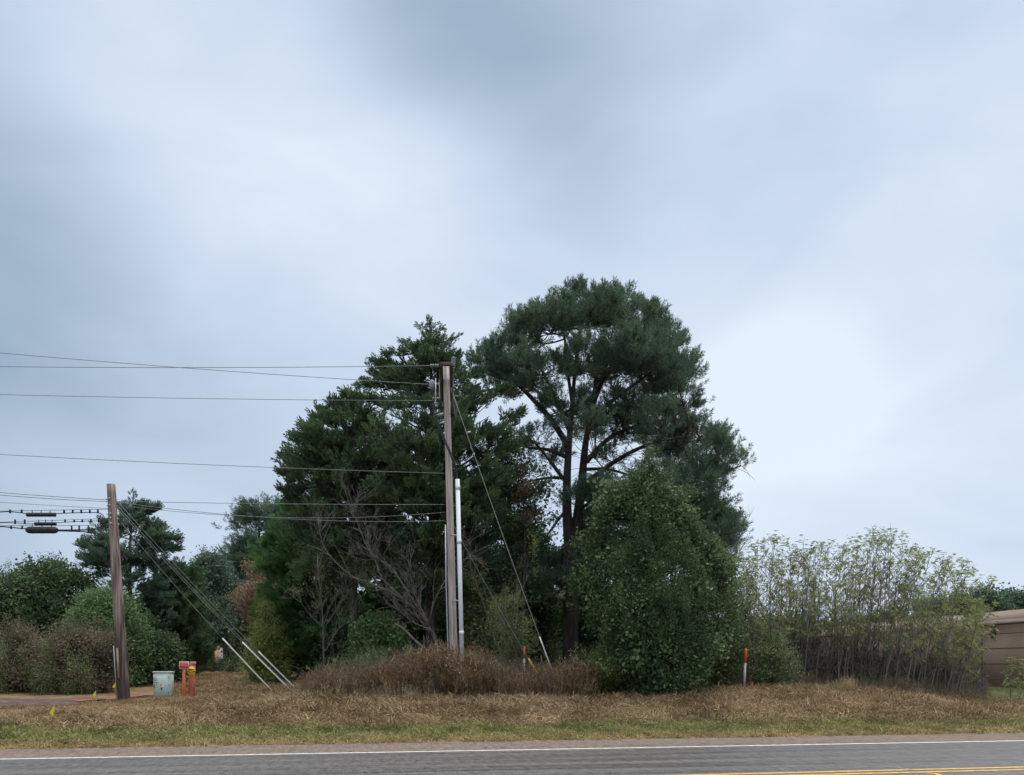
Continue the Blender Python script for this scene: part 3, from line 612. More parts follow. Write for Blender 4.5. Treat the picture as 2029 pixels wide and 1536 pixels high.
crown_tree('broadleaf_tree', 'brown-leaved oak hanging over the clearing left of the bright cedar', 'tree', 40, 520, (512, 1086),
    [(1086,505,520),(1105,494,530),(1125,480,535),(1150,462,536),(1165,444,540),(1185,445,536),(1205,470,530),(1225,480,528),(1245,486,520)],
    50, 950, 'small', .42, 'brownleaf', .12, rise=.4, jit=.18, rag=.25)
crown_tree('shrub', 'yellow-green shrub at the foot of the bright cedar', 'shrub', 31.5, 524, (523, 1186),
    [(1180,515,530),(1210,505,542),(1240,498,555),(1270,495,566),(1305,492,574),(1345,500,575)],
    60, 1700, 'small', .36, 'yellow', .06, rise=.5, jit=.22)
# left hand thicket
crown_tree('broadleaf_tree', 'dark green tree at the left end of the thicket', 'tree', 33, 28, (28, 1146),
    [(1140,10,46),(1160,-20,70),(1190,-60,90),(1250,-60,105),(1300,-60,110),(1350,-60,100)], 110, 3600, 'mix', .44, 'dark', .14, rag=.3, rise=.6, shoots=46, cs=.8)
crown_tree('broadleaf_tree', 'ragged-topped dark tree between the left end and the shorter pole', 'tree', 34, 112, (100, 1124),
    [(1122,78,120),(1138,60,146),(1155,40,170),(1190,36,186),(1240,34,194),(1300,36,200),(1350,50,200)], 120, 4000, 'mix', .44, 'dark', .15, rag=.3, rise=.7, shoots=60, cs=.8)
crown_tree('broadleaf_tree', 'leafy light green small tree right behind the shorter pole', 'tree', 30.5, 215, (210, 1166),
    [(1166,200,222),(1185,172,242),(1210,152,262),(1245,142,280),(1285,140,294),(1330,150,298),(1362,170,290)], 110, 3300, 'small', .42, 'light', .11, rise=.6, jit=.3, rag=.3, shoots=40, cs=.8)
crown_tree('shrub', 'dark green shrub between the light green tree and the cabinet', 'shrub', 31.5, 312, (312, 1252),
    [(1252,298,325),(1275,270,345),(1305,256,352),(1340,256,350),(1362,262,345)], 50, 2200, 'mix', .38, 'dark', .05, rise=.4, shoots=20, cs=.8)
for k, (bx, tx, ty, pr, nsp, D_) in enumerate([(40, 30, 1262, [(1262,-10,70),(1285,-50,110),(1320,-60,125),(1350,-60,130),(1374,-50,125)], 2600, 27.9), (165, 150, 1260, [(1260,120,190),(1280,90,222),(1315,78,232),(1350,80,232),(1374,90,225)], 2500, 27.4)]):
    crown_tree('bramble_shrub', ['brown-green bramble mound at the left frame edge', 'brown bramble mound touching the shorter pole from behind'][k], 'shrub', D_, bx, (tx, ty), pr, 90, int(nsp * .85), 'small', .32, 'bramble', .04, rise=.6, bark='darktwig', twigs=.5, jit=.35, rag=.35, shoots=70, cs=.9, drapes=26, group='bramble mounds left of the pole')
# right, the vine-covered tree
crown_tree('vine_covered_tree', 'broad vine-covered leafy tree with skirts reaching the bank', 'tree', 26.0, 1298, (1288, 892),
    [(892,1283,1291),(915,1272,1298),(945,1258,1310),(975,1236,1324),(1005,1206,1346),(1035,1190,1366),(1065,1190,1390),(1100,1176,1412),(1150,1160,1428),(1200,1162,1432),(1250,1168,1438),(1300,1160,1436),(1340,1178,1425),(1374,1235,1385)],
    260, 8200, 'mix', .40, 'vine', .20, rise=.5, jit=.34, rag=.32, tmin=.15, clump=16, cs=.7, spire=60, shoots=110, drapes=80, edge=.25, holes=.30, drape_m='vine', spikes=[(1288,950,1236,930),(1290,960,1335,935),(1280,990,1200,965),(1300,1000,1372,975),(1200,1170,1130,1150),(1200,1200,1134,1185)])
crown_tree('broadleaf_tree', 'sparse tree with reddish dying foliage between the long guy wire and forked pine', 'tree', 31, 1015, (1005, 868),
    [(868,985,1025),(900,960,1060),(940,940,1085),(985,935,1100),(1030,945,1105),(1080,960,1100),(1130,970,1090),(1180,980,1080)],
    70, 1500, 'leaf', .36, 'cedar', .13, rise=.4, jit=.2, rag=.35, clump=12, cs=.6)
crown_tree('broadleaf_tree', 'thin branches with rust-coloured dead leaves right of the long guy wire', 'tree', 30.3, 1040, (1035, 905),
    [(905,1020,1050),(935,1000,1070),(970,995,1080),(1010,1005,1080),(1050,1010,1075)],
    40, 150, 'small', .28, 'brownleaf', .06, rise=.5, jit=.2, rag=.35, clump=9, cs=.5)
crown_tree('shrub', 'light olive willowy shrub between vine-covered tree and orange-tipped stake', 'shrub', 27.5, 1420, (1410, 1085),
    [(1085,1395,1425),(1110,1365,1450),(1150,1350,1462),(1200,1350,1475),(1250,1352,1480),(1300,1360,1475),(1350,1380,1465)],
    110, 2600, 'small', .32, 'olive', .08, rise=.7, jit=.3, rag=.3, shoots=50, clump=10)
crown_tree('juniper_shrub', 'small green juniper beside the orange-tipped stake', 'shrub', 27.0, 1532, (1530, 1225),
    [(1225,1524,1536),(1260,1505,1556),(1300,1490,1575),(1335,1488,1580),(1362,1500,1570)],
    60, 900, 'small', .30, 'olive', .05, rise=.4, jit=.25)
crown_tree('shrub', 'low yellow-green shrub at the left foot of vine-covered tree', 'shrub', 25.6, 1212, (1205, 1272),
    [(1272,1190,1220),(1295,1165,1245),(1325,1160,1255),(1360,1175,1250)],
    40, 900, 'small', .28, 'yellow', .03, rise=.5, jit=.25)
crown_tree('vine_shrub', 'yellowing vine tangle around the yellow guy guard', 'shrub', 27.5, 1022, (1018, 1172),
    [(1172,1000,1030),(1200,975,1050),(1235,962,1062),(1270,980,1072),(1300,1000,1078),(1330,1010,1070)],
    60, 620, 'small', .24, 'olive', .03, rise=.6, jit=.4, bark='twig', twigs=.6, rag=.4, clump=7, cs=.7, shoots=14)
# understory behind the brush
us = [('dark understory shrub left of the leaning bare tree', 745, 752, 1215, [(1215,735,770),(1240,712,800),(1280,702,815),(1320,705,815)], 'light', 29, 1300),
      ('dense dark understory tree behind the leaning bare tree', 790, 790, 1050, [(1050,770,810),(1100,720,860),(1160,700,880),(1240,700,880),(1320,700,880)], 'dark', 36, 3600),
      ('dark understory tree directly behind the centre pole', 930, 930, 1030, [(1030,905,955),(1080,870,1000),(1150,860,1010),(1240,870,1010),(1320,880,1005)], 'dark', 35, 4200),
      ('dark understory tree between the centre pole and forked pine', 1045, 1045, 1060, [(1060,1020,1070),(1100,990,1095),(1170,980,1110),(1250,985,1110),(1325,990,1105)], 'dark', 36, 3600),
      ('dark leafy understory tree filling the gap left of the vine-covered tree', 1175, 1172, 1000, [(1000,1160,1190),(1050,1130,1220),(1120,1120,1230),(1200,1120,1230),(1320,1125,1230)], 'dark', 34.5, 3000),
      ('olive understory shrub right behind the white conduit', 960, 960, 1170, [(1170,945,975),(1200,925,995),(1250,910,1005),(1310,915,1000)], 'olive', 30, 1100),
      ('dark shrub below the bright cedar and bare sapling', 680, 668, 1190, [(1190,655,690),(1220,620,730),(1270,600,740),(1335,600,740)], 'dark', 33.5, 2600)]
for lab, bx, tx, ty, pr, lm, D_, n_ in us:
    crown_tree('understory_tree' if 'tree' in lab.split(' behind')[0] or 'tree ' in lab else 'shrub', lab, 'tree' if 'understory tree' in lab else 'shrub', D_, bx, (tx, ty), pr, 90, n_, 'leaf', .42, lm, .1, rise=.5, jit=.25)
print('trees', time.time() - T0)

# far wood masses
def wood(name, label, D, px0, px1, ytop, ybot, n, lm, size, depth=6, leaf='leaf'):
    px = rng.uniform(px0, px1, n); d = D + rng.uniform(0, depth, n)
    top = ytop + 22 * wob(px, 0 * px, .035, 3) + 12 * wob(px, 0 * px, .11, 5)
    zt = EYE + (HY - top) / F * D; x = (px - CX) / F * d; zb = gz(x, d); z = zb + (zt - zb) * rng.random(n) ** .9
    mb = MB(); mb.inst(TP[leaf], np.stack([x, d, z], 1), rng.normal(size=(n, 3)) + [0, 0, .4], size * rng.uniform(.7, 1.3, n))
    return tag(mb.build(name, M[lm]), label, 'woodland', kind='stuff')
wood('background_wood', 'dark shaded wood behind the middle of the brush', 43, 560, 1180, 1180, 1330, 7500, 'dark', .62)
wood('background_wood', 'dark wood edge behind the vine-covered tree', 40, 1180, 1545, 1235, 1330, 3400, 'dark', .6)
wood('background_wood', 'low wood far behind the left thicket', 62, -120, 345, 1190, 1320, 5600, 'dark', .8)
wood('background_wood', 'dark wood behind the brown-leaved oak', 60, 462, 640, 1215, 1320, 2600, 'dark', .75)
# trunks standing in the gap by the distant house, each its own tree
for k, (px, w, tp_, D_) in enumerate([(411, 10, 1210, 52), (448, 14, 1200, 50), (356, 8, 1240, 54)]):
    crown_tree('broadleaf_tree', ['grey-trunked tree in front of the tan distant house', 'thick dark-trunked tree right of the tan distant house', 'thin grey-trunked tree left of the tan distant house'][k], 'tree', D_, px, (px + 2, tp_ - 60),
        [(tp_ - 60, px - 8, px + 10), (tp_ - 30, px - 30, px + 28), (tp_, px - 36, px + 34), (tp_ + 45, px - 34, px + 34)], 40, 1300, 'leaf', .55, 'dark', w / F * D_ / 2 / .9, rise=.4, limb_r=.05)
# hedge of low dark plants at the back of the clearing
for k, (px, w, yt, lm) in enumerate([(400, 22, 1302, 'dark'), (440, 18, 1306, 'dark'), (418, 7, 1290, 'yellow'), (472, 26, 1300, 'dark'), (332, 22, 1300, 'dark'), (512, 20, 1312, 'dark')]):
    crown_tree('shrub', ['low dark bush behind the yellow-disc post', 'low dark bush in middle of the far clearing edge', 'narrow yellow-green sapling at the far clearing edge', 'wide low dark bush at the back right of the clearing', 'low dark bush behind the cabinet', 'small dark bush just left of the guy guards'][k], 'shrub', 45, px, (px, yt),
        [(yt, px - w * .4, px + w * .4), (yt + 9, px - w, px + w), (1332, px - w, px + w)], 20, 420, 'leaf', .34, lm, .03, rise=.5)
# far trees beyond the building
for k, (px, yt, w, D_, lm) in enumerate([(1845, 1186, 42, 85, 'cedar_grey'), (1900, 1178, 44, 90, 'pine'), (1950, 1172, 40, 88, 'pine'), (1993, 1170, 32, 92, 'pine'), (2034, 1176, 26, 90, 'pine'), (1765, 1205, 40, 90, 'cedar_grey'), (1700, 1225, 34, 92, 'dark'), (1582, 1222, 24, 60, 'cedar_grey'), (1640, 1240, 30, 80, 'dark'), (1500, 1245, 34, 62, 'dark')]):
    crown_tree('pine_tree', ['round pale far pine over the left part of the brown roof', 'round far pine left of the widest gap above the building', 'largest dark far pine above the mauve roof end', 'dark far pine above the mauve roof', 'far pine cut by the right frame edge', 'low pale far tree where the roof ridge starts', 'low far tree left of the roof ridge', 'small round tree seen through the sapling stems', 'distant low tree behind the middle saplings', 'distant low tree behind the leftmost saplings'][k], 'tree', D_, px, (px, yt),
        [(yt, px - w * .45, px + w * .45), (yt + 10, px - w * .85, px + w * .85), (yt + 26, px - w, px + w), (yt + 50, px - w * .9, px + w * .9), (yt + 80, px - w * .7, px + w * .7), (1312, px - w*.6, px + w*.6)], 50, 1500, 'leaf', .85, lm, .22, rise=.4, group='trees beyond the brown building' if k < 7 else None)

# ------------------------------------------------------------------ bare trees
def bare(name, label, D, limbs, lvl_n, r0, m='twig', seed=1, spread=.6, blen=1.1, leaves=0, lm='olive', dys=None):
    base = P(*limbs[0][0], D); base[2] = float(gz(base[0], base[1]))
    root = empty(name, base, label, 'tree'); mb = MB(); nodes = []; tips = []
    for li, lb in enumerate(limbs):
        q = np.array([P(a, b, D) for a, b in lb]); dy = (dys[li] if dys else rng.uniform(-1, 1)); q[:, 1] += dy * np.linspace(0, 1, len(q))
        if li == 0: q[0] = base - [0, 0, .1]
        t = np.arange(len(q)); tt = np.linspace(0, len(q) - 1, (len(q) - 1) * 4 + 1); Q = np.stack([np.interp(tt, t, q[:, j]) for j in range(3)], 1)
        for _ in range(3): Q[1:-1] = (Q[:-2] + Q[1:-1] * 2 + Q[2:]) / 4
        rr = r0 * (1 if li == 0 else .55); mb.tube(Q, np.linspace(rr, rr * .25, len(Q)), 7)
        T = np.gradient(Q, axis=0); T /= np.linalg.norm(T, axis=1)[:, None]
        for k in range(len(Q) // 4, len(Q)): nodes.append((Q[k], T[k], rr * .4))
    cur = nodes
    for lev, n in enumerate(lvl_n):
        idx = rng.integers(0, len(cur), n); L = blen * (.55 ** lev); nxt = []
        p0 = np.array([cur[i][0] for i in idx]); T = np.array([cur[i][1] for i in idx]); r = np.array([cur[i][2] for i in idx])
        d = T + rng.normal(size=(n, 3)) * spread + [0, 0, .35]; d /= np.linalg.norm(d, axis=1)[:, None]
        ln = L * rng.uniform(.5, 1.3, n)[:, None]; e = p0 + d * ln + rng.normal(size=(n, 3)) * .1 * L + [0, 0, 0]
        mid = p0 + (e - p0) * .5 + rng.normal(size=(n, 3)) * .09 * L
        rb = np.clip(r, .004, .015 / (lev + 1)); mb.tubes(p0, mid, e, rb, rb * .4, 4, 4)
        for k in range(n):
            dd = (e[k] - mid[k]); dd /= np.linalg.norm(dd) + 1e-9
            nxt.append((e[k], dd, rb[k] * .5)); nxt.append((mid[k], dd, rb[k] * .6)); tips.append(e[k])
        cur = nxt
    mb.build('trunk', M[m], root)
    if leaves:
        tips = np.array(tips); k = rng.integers(0, len(tips), leaves); cr = MB()
        cr.inst(TP['small'], tips[k] + rng.normal(size=(leaves, 3)) * .1, rng.normal(size=(leaves, 3)), rng.uniform(.1, .2, leaves)); cr.build('crown', M[lm], root)
    return root
bare('bare_tree', 'leaning leafless tree with grey tangled branches left of the centre pole', 27,
     [[(874, 1340), (868, 1280), (850, 1240), (832, 1212), (800, 1188), (770, 1172)],
      [(850, 1240), (838, 1212), (822, 1180), (815, 1140), (818, 1100)],
      [(770, 1172), (740, 1158), (700, 1145), (670, 1120), (640, 1085), (632, 1045)],
      [(800, 1188), (770, 1160), (750, 1140), (742, 1110), (725, 1092), (722, 1050)],
      [(832, 1212), (800, 1160), (778, 1125), (750, 1108), (730, 1090), (718, 1052), (700, 1010)],
      [(868, 1275), (860, 1250), (845, 1245), (820, 1235), (800, 1215), (775, 1200)],
      [(850, 1240), (858, 1200), (880, 1160), (905, 1130), (935, 1105)]], [130, 420, 800], .055, spread=.6, blen=.85)
bare('bare_sapling', 'upright leafless sapling with fanned branches at the brush\'s left end', 28,
     [[(644, 1350), (644, 1290), (646, 1230), (645, 1180), (642, 1115)], [(645, 1290), (665, 1240), (690, 1225)], [(645, 1250), (615, 1215), (600, 1180)], [(645, 1240), (672, 1200), (690, 1160)], [(650, 1330), (665, 1295), (700, 1270)]],
     [55, 180, 300], .04, spread=.5, blen=.7, leaves=160)
bare('bare_shrub', 'thin arching stems rising right of the white conduit', 27,
     [[(1050, 1370), (985, 1290), (960, 1200), (930, 1120)], [(1040, 1340), (1000, 1235), (960, 1180), (940, 1100)], [(975, 1270), (1000, 1200), (1040, 1165), (1058, 1100)], [(985, 1290), (1000, 1240), (1020, 1210)]], [30, 60], .022, spread=.4, blen=.6, leaves=120, lm='yellow')
bare('bare_shrub', 'wispy pale stems above the right shoulder of vine-covered tree', 29,
     [[(1440, 1340), (1445, 1220), (1450, 1130), (1462, 1070)], [(1445, 1220), (1430, 1140), (1425, 1090)]], [40, 110, 120], .03, spread=.35, blen=.7)
mb = MB(); q = np.array([P(783, 1236, 26.8), P(800, 1246, 26.7), P(815, 1262, 26.6), P(836, 1282, 26.5), P(850, 1320, 26.5)]); mb.tube(q, [.03, .035, .04, .045, .05], 8)
tag(mb.build('broken_branch', M['twig']), 'pale broken branch stub poking out of the brown brush', 'branch')
bare('small_plant', 'single wispy weed standing in the dry clearing', 26.5, [[(469, 1374), (464, 1350), (460, 1335)], [(466, 1356), (472, 1340)]], [10, 16], .012, spread=.5, blen=.3, leaves=30, lm='olive')['category'] = 'plant'

# ------------------------------------------------------------------ brush
def brush(name, label, pxs, top, D0, D1, n, m, tp='weed', dens=None, hs=1.0):
    px = rng.uniform(pxs[0], pxs[-1], n); d = rng.uniform(D0, D1, n); x = (px - CX) / F * d; z = gz(x, d)
    zt = EYE + (HY - np.interp(px, pxs, top)) / F * (D0 + D1) / 2; h = np.clip(zt - z, .15, 3) * hs * rng.uniform(.45, 1.12, n) * (.84 + .22 * wob(x, d, 1.4, 8) + .2 * wob(x, d, 3.7, 5))
    mb = MB(); mb.inst(TP[tp], np.stack([x, d, z - .03], 1), rng.normal(size=(n, 3)) * [.16, .16, 0] + [0, 0, 1], h)
    return tag(mb.build(name, m), label, 'brush', kind='stuff')
brush('brown_brush', 'rusty brown weed thicket around the centre pole foot', [600,640,690,760,800,850,900,940,990,1040,1080,1110,1150,1172], [1338,1318,1308,1296,1286,1278,1284,1276,1296,1316,1310,1306,1303,1325], 24.5, 27.8, 4600, M['brush'])
brush('yellowing_weeds', 'yellow-olive weed tops standing in the left half of the brush', [640,700,760,830,900,980], [1300,1296,1284,1274,1276,1300], 26.2, 28.4, 900, M['olive'], hs=1.05)
brush('pale_weeds', 'pale tan weeds fringing the left front of the brush', [600,620,700,760,830,880], [1362,1344,1334,1332,1348,1366], 24.2, 25.2, 260, M['palebrush'])
n = 620; px = rng.uniform(612, 1175, n); d_ = rng.uniform(24.4, 26.6, n); x = (px - CX) / F * d_; p0 = np.stack([x, d_, gz(x, d_)], 1); hh = (EYE + (HY - np.interp(px, [600, 690, 800, 900, 1000, 1172], [1330, 1312, 1285, 1284, 1300, 1312])) / F * d_) - p0[:, 2]
lean_ = rng.normal(size=(n, 3)) * [.5, .3, 0]; p1 = p0 + lean_ * .3 + [0, 0, 1] * (hh * rng.uniform(.7, 1.2, n))[:, None]; p2 = p0 + lean_ * 1.2 + [0, 0, 1] * (hh * rng.uniform(.3, 1.1, n))[:, None]
mb = MB(); mb.tubes(p0, p1, p2, .0065, .003, 5, 3); tag(mb.build('arching_canes', M['twig']), 'pale arching dead canes tangled through the brown brush', 'brush', kind='stuff')
brush('dark_brush', 'brown undergrowth at the foot of the sapling thicket', [1440,1500,1600,1700,1800,1900,1960], [1335,1325,1328,1330,1335,1345,1358], 27, 31, 1500, M['bramble'])
brush('sapling_undergrowth', 'dry twiggy undergrowth between the stems of the sapling thicket', [1440,1500,1600,1700,1800,1880,1950], [1290,1270,1262,1262,1270,1290,1330], 29.5, 33.5, 1500, M['twig'])
brush('tan_grass_clump', 'tan grass clump in front of the middle saplings', [1662,1680,1700], [1338,1330,1340], 25.8, 26.2, 45, M['straw'], 'weed')
brush('bank_weeds', 'scattered dry weeds along the top of the right bank', [1180,1450,1700,1900,1985], [1352,1345,1343,1352,1375], 25, 27, 700, M['brush'], hs=.8)

# ------------------------------------------------------------------ sapling thicket (each a tree of its own)
def sapling(px, D, ytop, lean, first=None):
    base = G(px, D); H = EYE + (HY - ytop) / F * D - base[2]
    root = empty('sapling', base, 'thin bare-stemmed sapling with sparse pale leaves in the right thicket', 'sapling', 'saplings of the right thicket')
    mb = MB(); n = 7; t = np.linspace(0, 1, n); pts = base + np.stack([lean * H * t ** 1.5 + .06 * np.sin(t * 9 + px), .1 * np.cos(t * 7 + px), H * t], 1)
    r = (.007 + .0028 * H) * rng.uniform(.6, 1.5); mb.tube(pts - [0, 0, .05], r * (1 - .85 * t), 5, cap=False)
    nb = 18; u = rng.uniform(.28, .98, nb); p0 = np.stack([np.interp(u, t, pts[:, j]) for j in range(3)], 1); a = rng.uniform(0, 6.28, nb)
    L = (.30 + .85 * (1 - u)) * rng.uniform(.6, 1.3, nb) * (H / 4.5)
    e = p0 + np.stack([np.cos(a) * .75 + lean, np.sin(a) * .75, np.full(nb, 1.0)], 1) * L[:, None]
    mid = (p0 + e) / 2 + np.stack([np.cos(a), np.sin(a), -0 * a], 1) * (L * .12)[:, None]
    mb.tubes(p0, mid, e, .010, .004, 3, 3); mb.build('trunk', M['sapbark'], root)
    nf = int(rng.integers(20, 50)); k = rng.integers(0, nb, nf); w = rng.uniform(.4, 1, nf)[:, None]; pos = p0[k] + (e[k] - p0[k]) * w + rng.normal(size=(nf, 3)) * .07
    pos = np.vstack([pos, pts[-1] + rng.normal(size=(6, 3)) * [.12, .12, .1]])
    dl = np.vstack([np.stack([np.cos(a)[k], np.sin(a)[k], np.full(nf, 1.1)], 1), np.tile([0, 0, 1.0], (6, 1))])
    cr = MB(); cr.inst(TP['comp'], pos, dl, rng.uniform(.12, .24, len(pos)))
    cr.build('crown', M['sap'], root); return root
tops_x = [1455,1480,1500,1530,1560,1600,1630,1660,1690,1720,1750,1775,1800,1840,1870,1900,1930,1960,1985]
tops_y = [1130,1085,1075,1068,1085,1072,1078,1092,1068,1055,1050,1060,1092,1095,1120,1110,1150,1150,1290]
for k in range(150):
    px = 1458 + (k - 18) * 3.5 + rng.normal() * 6 if k > 18 else 1470 + k * 24
    D = rng.uniform(27.2, 33); lean = .02 + .26 * float(smooth(1620, 1920, px)) * rng.uniform(.5, 1.4) + rng.normal() * .05
    reach = lean * 4.0 / D * F
    yt = float(np.interp(px + reach, tops_x, tops_y)); yt += (0 if k <= 18 else abs(rng.normal()) * 55)
    sapling(px, D, min(yt, 1290), lean)
for (px, D, yt, ln, lab) in [(1998, 26, 1310, .1, 'tiny green sapling on the lawn edge in front of the building'), (2016, 27, 1318, .2, 'tiny sapling nearest the right frame edge'), (1905, 28, 1240, .35, 'small leaning sapling at the right end of the thicket')]:
    s = sapling(px, D, yt, ln); s['label'] = lab; del s['group']
print('saplings', time.time() - T0)

# ------------------------------------------------------------------ brown metal building at the right
def building():
    A = np.array([23.3, 33.0]); Bq = np.array([25.55, 41.0]); Cq = np.array([22.4, 62.0])
    # long side wall runs away from the road: from p0 (near, outside the frame) to p1 (far)
    p0 = np.array([26.6, 30.0]); p1 = np.array([22.0, 63.0]); d = (p1 - p0) / np.linalg.norm(p1 - p0); nrm = np.array([d[1], -d[0]])   # nrm points to +X, inside
    Lw = np.linalg.norm(p1 - p0); z0 = .2; ze = 3.75; root = empty('metal_building', (p0[0], p0[1], z0), 'long low brown metal building behind the right saplings', 'building')
    W = mat('brown_wall', (.195, .142, .105), (.245, .180, .135), scale=.8, rough=.8, bump=.15, bscale=6)
    Rf = mat('brown_roof', (.155, .112, .090), (.20, .148, .12), scale=.6, rough=.7)
    Mv = mat('mauve_roof', (.125, .065, .08), (.16, .085, .10), scale=.5, rough=.6)
    Dk = mat('dark_trim', (.07, .05, .042), (.10, .075, .065), scale=3, rough=.6)
    yaw = math.atan2(d[1], d[0]); dep = 16.0
    at = lambda s, w, z: np.array([p0[0] + d[0] * s + nrm[0] * w, p0[1] + d[1] * s + nrm[1] * w, z])
    m = MB(); m.box(at(Lw / 2, dep / 2, (z0 + ze) / 2), (Lw / 2, dep / 2, (ze - z0) / 2), yaw); m.build('wall', W, root)
    g = MB()                                     # panel joints, proud strips
    for z in (.95, 1.75, 2.55, 3.3): g.box(at(Lw / 2, -.012, z), (Lw / 2 - .05, .012, .014), yaw)
    for s in np.arange(1.5, Lw, 5.2): g.box(at(s, -.015, (z0 + ze) / 2), (.014, .015, (ze - z0) / 2 - .05), yaw)
    g.build('panel_joint', Dk, root)
    t = MB(); t.box(at(Lw / 2, -.10, ze + .04), (Lw / 2 + .2, .22, .05), yaw); t.build('gutter', Dk, root)
    dsp = MB(); dsp.box(at(11.0, -.09, ze - .35), (.10, .07, .33), yaw); dsp.build('downspout', Dk, root)
    def quad(a, b, c, e, mt, nm):
        q = MB(); th = np.array([0, 0, .08]); V = np.array([a, b, c, e]); q.add(np.vstack([V, V - th]), [[0,1,2,3],[7,6,5,4],[0,4,5,1],[1,5,6,2],[2,6,7,3],[3,7,4,0]]); return q.build(nm, mt, root)
    quad(at(-.2, -.28, ze + .10), at(Lw + .2, -.28, ze + .10), at(Lw + .2, 2.0, ze + .42), at(-.2, 2.0, ze + .42), Rf, 'roof')
    quad(at(-.2, 2.0, ze + .43), at(10.6, 2.0, ze + .43), at(10.6, 3.2, ze + 1.0), at(-.2, 3.2, ze + 1.0), Mv, 'upper_roof')
    quad(at(10.6, 2.0, ze + .43), at(Lw + .2, 2.0, ze + .43), at(Lw + .2, 3.2, ze + 1.0), at(10.6, 3.2, ze + 1.0), Rf, 'upper_roof')
    quad(at(-.2, 3.2, ze + 1.01), at(Lw + .2, 3.2, ze + 1.01), at(Lw + .2, 9, ze + 1.35), at(-.2, 9, ze + 1.35), Rf, 'roof_crown')
    sm = MB()
    for s_ in np.arange(.6, Lw, .9): sm.tube([at(s_, -.26, ze + .112), at(s_, 2.0, ze + .432)], .014, 4)
    sm.build('roof_seam', Rf, root)
building()
# distant tan house seen through the gap
def house():
    D = 88; c = G(425, D); root = empty('house', c, 'distant tan house glimpsed between trunks across the clearing', 'building')
    m = MB(); m.box(c + [0, 3, 1.5], (4.4, 3, 1.6), .06); m.build('wall', mat('tan_wall', (.52, .36, .24), (.60, .43, .30), scale=1), root)
    rf = MB(); V = np.array([(-4.9,-.4,3.1),(4.9,-.4,3.1),(4.9,6.4,3.1),(-4.9,6.4,3.1),(-4.9,3,4.9),(4.9,3,4.9)]) + c; rf.add(V, [[0,1,5,4],[2,3,4,5]]); rf.add(V[[0,4,3]], [[0,1,2]]); rf.add(V[[1,2,5]], [[0,1,2]])
    rf.build('roof', mat('house_roof', (.12, .105, .10), (.18, .16, .15), scale=2), root)
    w = MB(); w.box(c + [-1.6, -.22, 1.6], (.5, .05, .65), .06); w.build('window', mat('house_window', (.06, .07, .08), rough=.2), root)
    w = MB(); w.box(c + [1.0, -.08, 1.05], (.45, .05, 1.0), .06); w.build('door', mat('house_door', (.45, .42, .38)), root)
house()

# ------------------------------------------------------------------ utility poles
def polemat(name, a, b, c, darkbase):
    m = mat(name, a, b, c3=c, scale=5, stretch=(3.5, 3.5, .22), rough=.9, bump=.5, bscale=16, lo=.3, hi=.7)
    if darkbase:                                   # creosote soaked foot with a ragged upper edge
        nt = m.node_tree; N = nt.nodes.new; Lk = nt.links.new; bs = nt.nodes['Principled BSDF']; src = bs.inputs['Base Color'].links[0].from_socket
        t_ = N('ShaderNodeTexCoord'); sp = N('ShaderNodeSeparateXYZ'); Lk(t_.outputs['Object'], sp.inputs[0])
        mp = N('ShaderNodeMapping'); mp.inputs['Scale'].default_value = (9, 9, .35); Lk(t_.outputs['Object'], mp.inputs[0]); nz = N('ShaderNodeTexNoise'); nz.inputs['Scale'].default_value = 1.5; Lk(mp.outputs[0], nz.inputs['Vector'])
        ad = N('ShaderNodeMath'); ad.operation = 'MULTIPLY_ADD'; Lk(nz.outputs['Fac'], ad.inputs[0]); ad.inputs[1].default_value = 6.0; Lk(sp.outputs['Z'], ad.inputs[2])
        mr = N('ShaderNodeMapRange'); Lk(ad.outputs[0], mr.inputs[0]); mr.inputs[1].default_value = 4.0; mr.inputs[2].default_value = 6.0; mr.inputs[3].default_value = .85; mr.inputs[4].default_value = 0
        mx = N('ShaderNodeMix'); mx.data_type = 'RGBA'; Lk(mr.outputs[0], mx.inputs[0]); Lk(src, mx.inputs[6]); mx.inputs[7].default_value = (.028, .018, .015, 1); Lk(mx.outputs[2], bs.inputs['Base Color'])
    return m
pm_left = polemat('weathered_pole_wood', (.10, .07, .058), (.225, .17, .145), (.36, .295, .255), True)
pm_mid = polemat('grey_pole_wood', (.25, .215, .195), (.42, .365, .33), (.56, .50, .46), False)
M['metal'] = mat('galvanised_metal', (.30, .31, .32), (.44, .45, .46), scale=12, rough=.45, metal=.6)
M['rubber'] = mat('black_cable', (.016, .018, .022), (.03, .033, .038), scale=9, rough=.5)
M['wire'] = mat('aluminium_wire', (.16, .17, .18), (.24, .25, .26), scale=9, rough=.5)
M['porc'] = mat('grey_insulator', (.16, .19, .21), (.24, .27, .29), scale=9, rough=.35)
M['pvc'] = mat('white_pvc', (.62, .66, .69), (.70, .74, .77), scale=3, stretch=(1, 1, .3), rough=.5)
M['arm'] = mat('crossarm_wood', (.055, .045, .045), (.11, .09, .085), scale=4, stretch=(1, .2, 1), rough=.9)
DL = 23.6; base = G(246, DL); top = P(220, 960, DL)
root = empty('utility_pole', base, 'shorter brown wooden pole leaning left beside the cabinet', 'utility pole')
mb = MB(); t = np.linspace(-.03, 1, 24)[:, None]; mb.tube(base + (top - base) * t, np.linspace(.175, .122, 24), 20); mb.build('shaft', pm_left, root, True)
mb = MB(); dirp = (top - base); off = np.array([-.10, -.13, 0])
mb.tube([base + off + [-.05, 0, 0], base + dirp * .25 + off + [-.05, 0, 0]], .018, 6); mb.build('ground_conduit', M['metal'], root)
mb = MB(); q0 = base + dirp * .10 + np.array([-.035, -.172, 0]); mb.tube([q0, q0 + dirp * .14 + [0, .012, 0]], .03, 6); mb.build('wood_strip', mat('pale_wood_strip', (.26, .18, .13), (.36, .27, .2), scale=8), root)
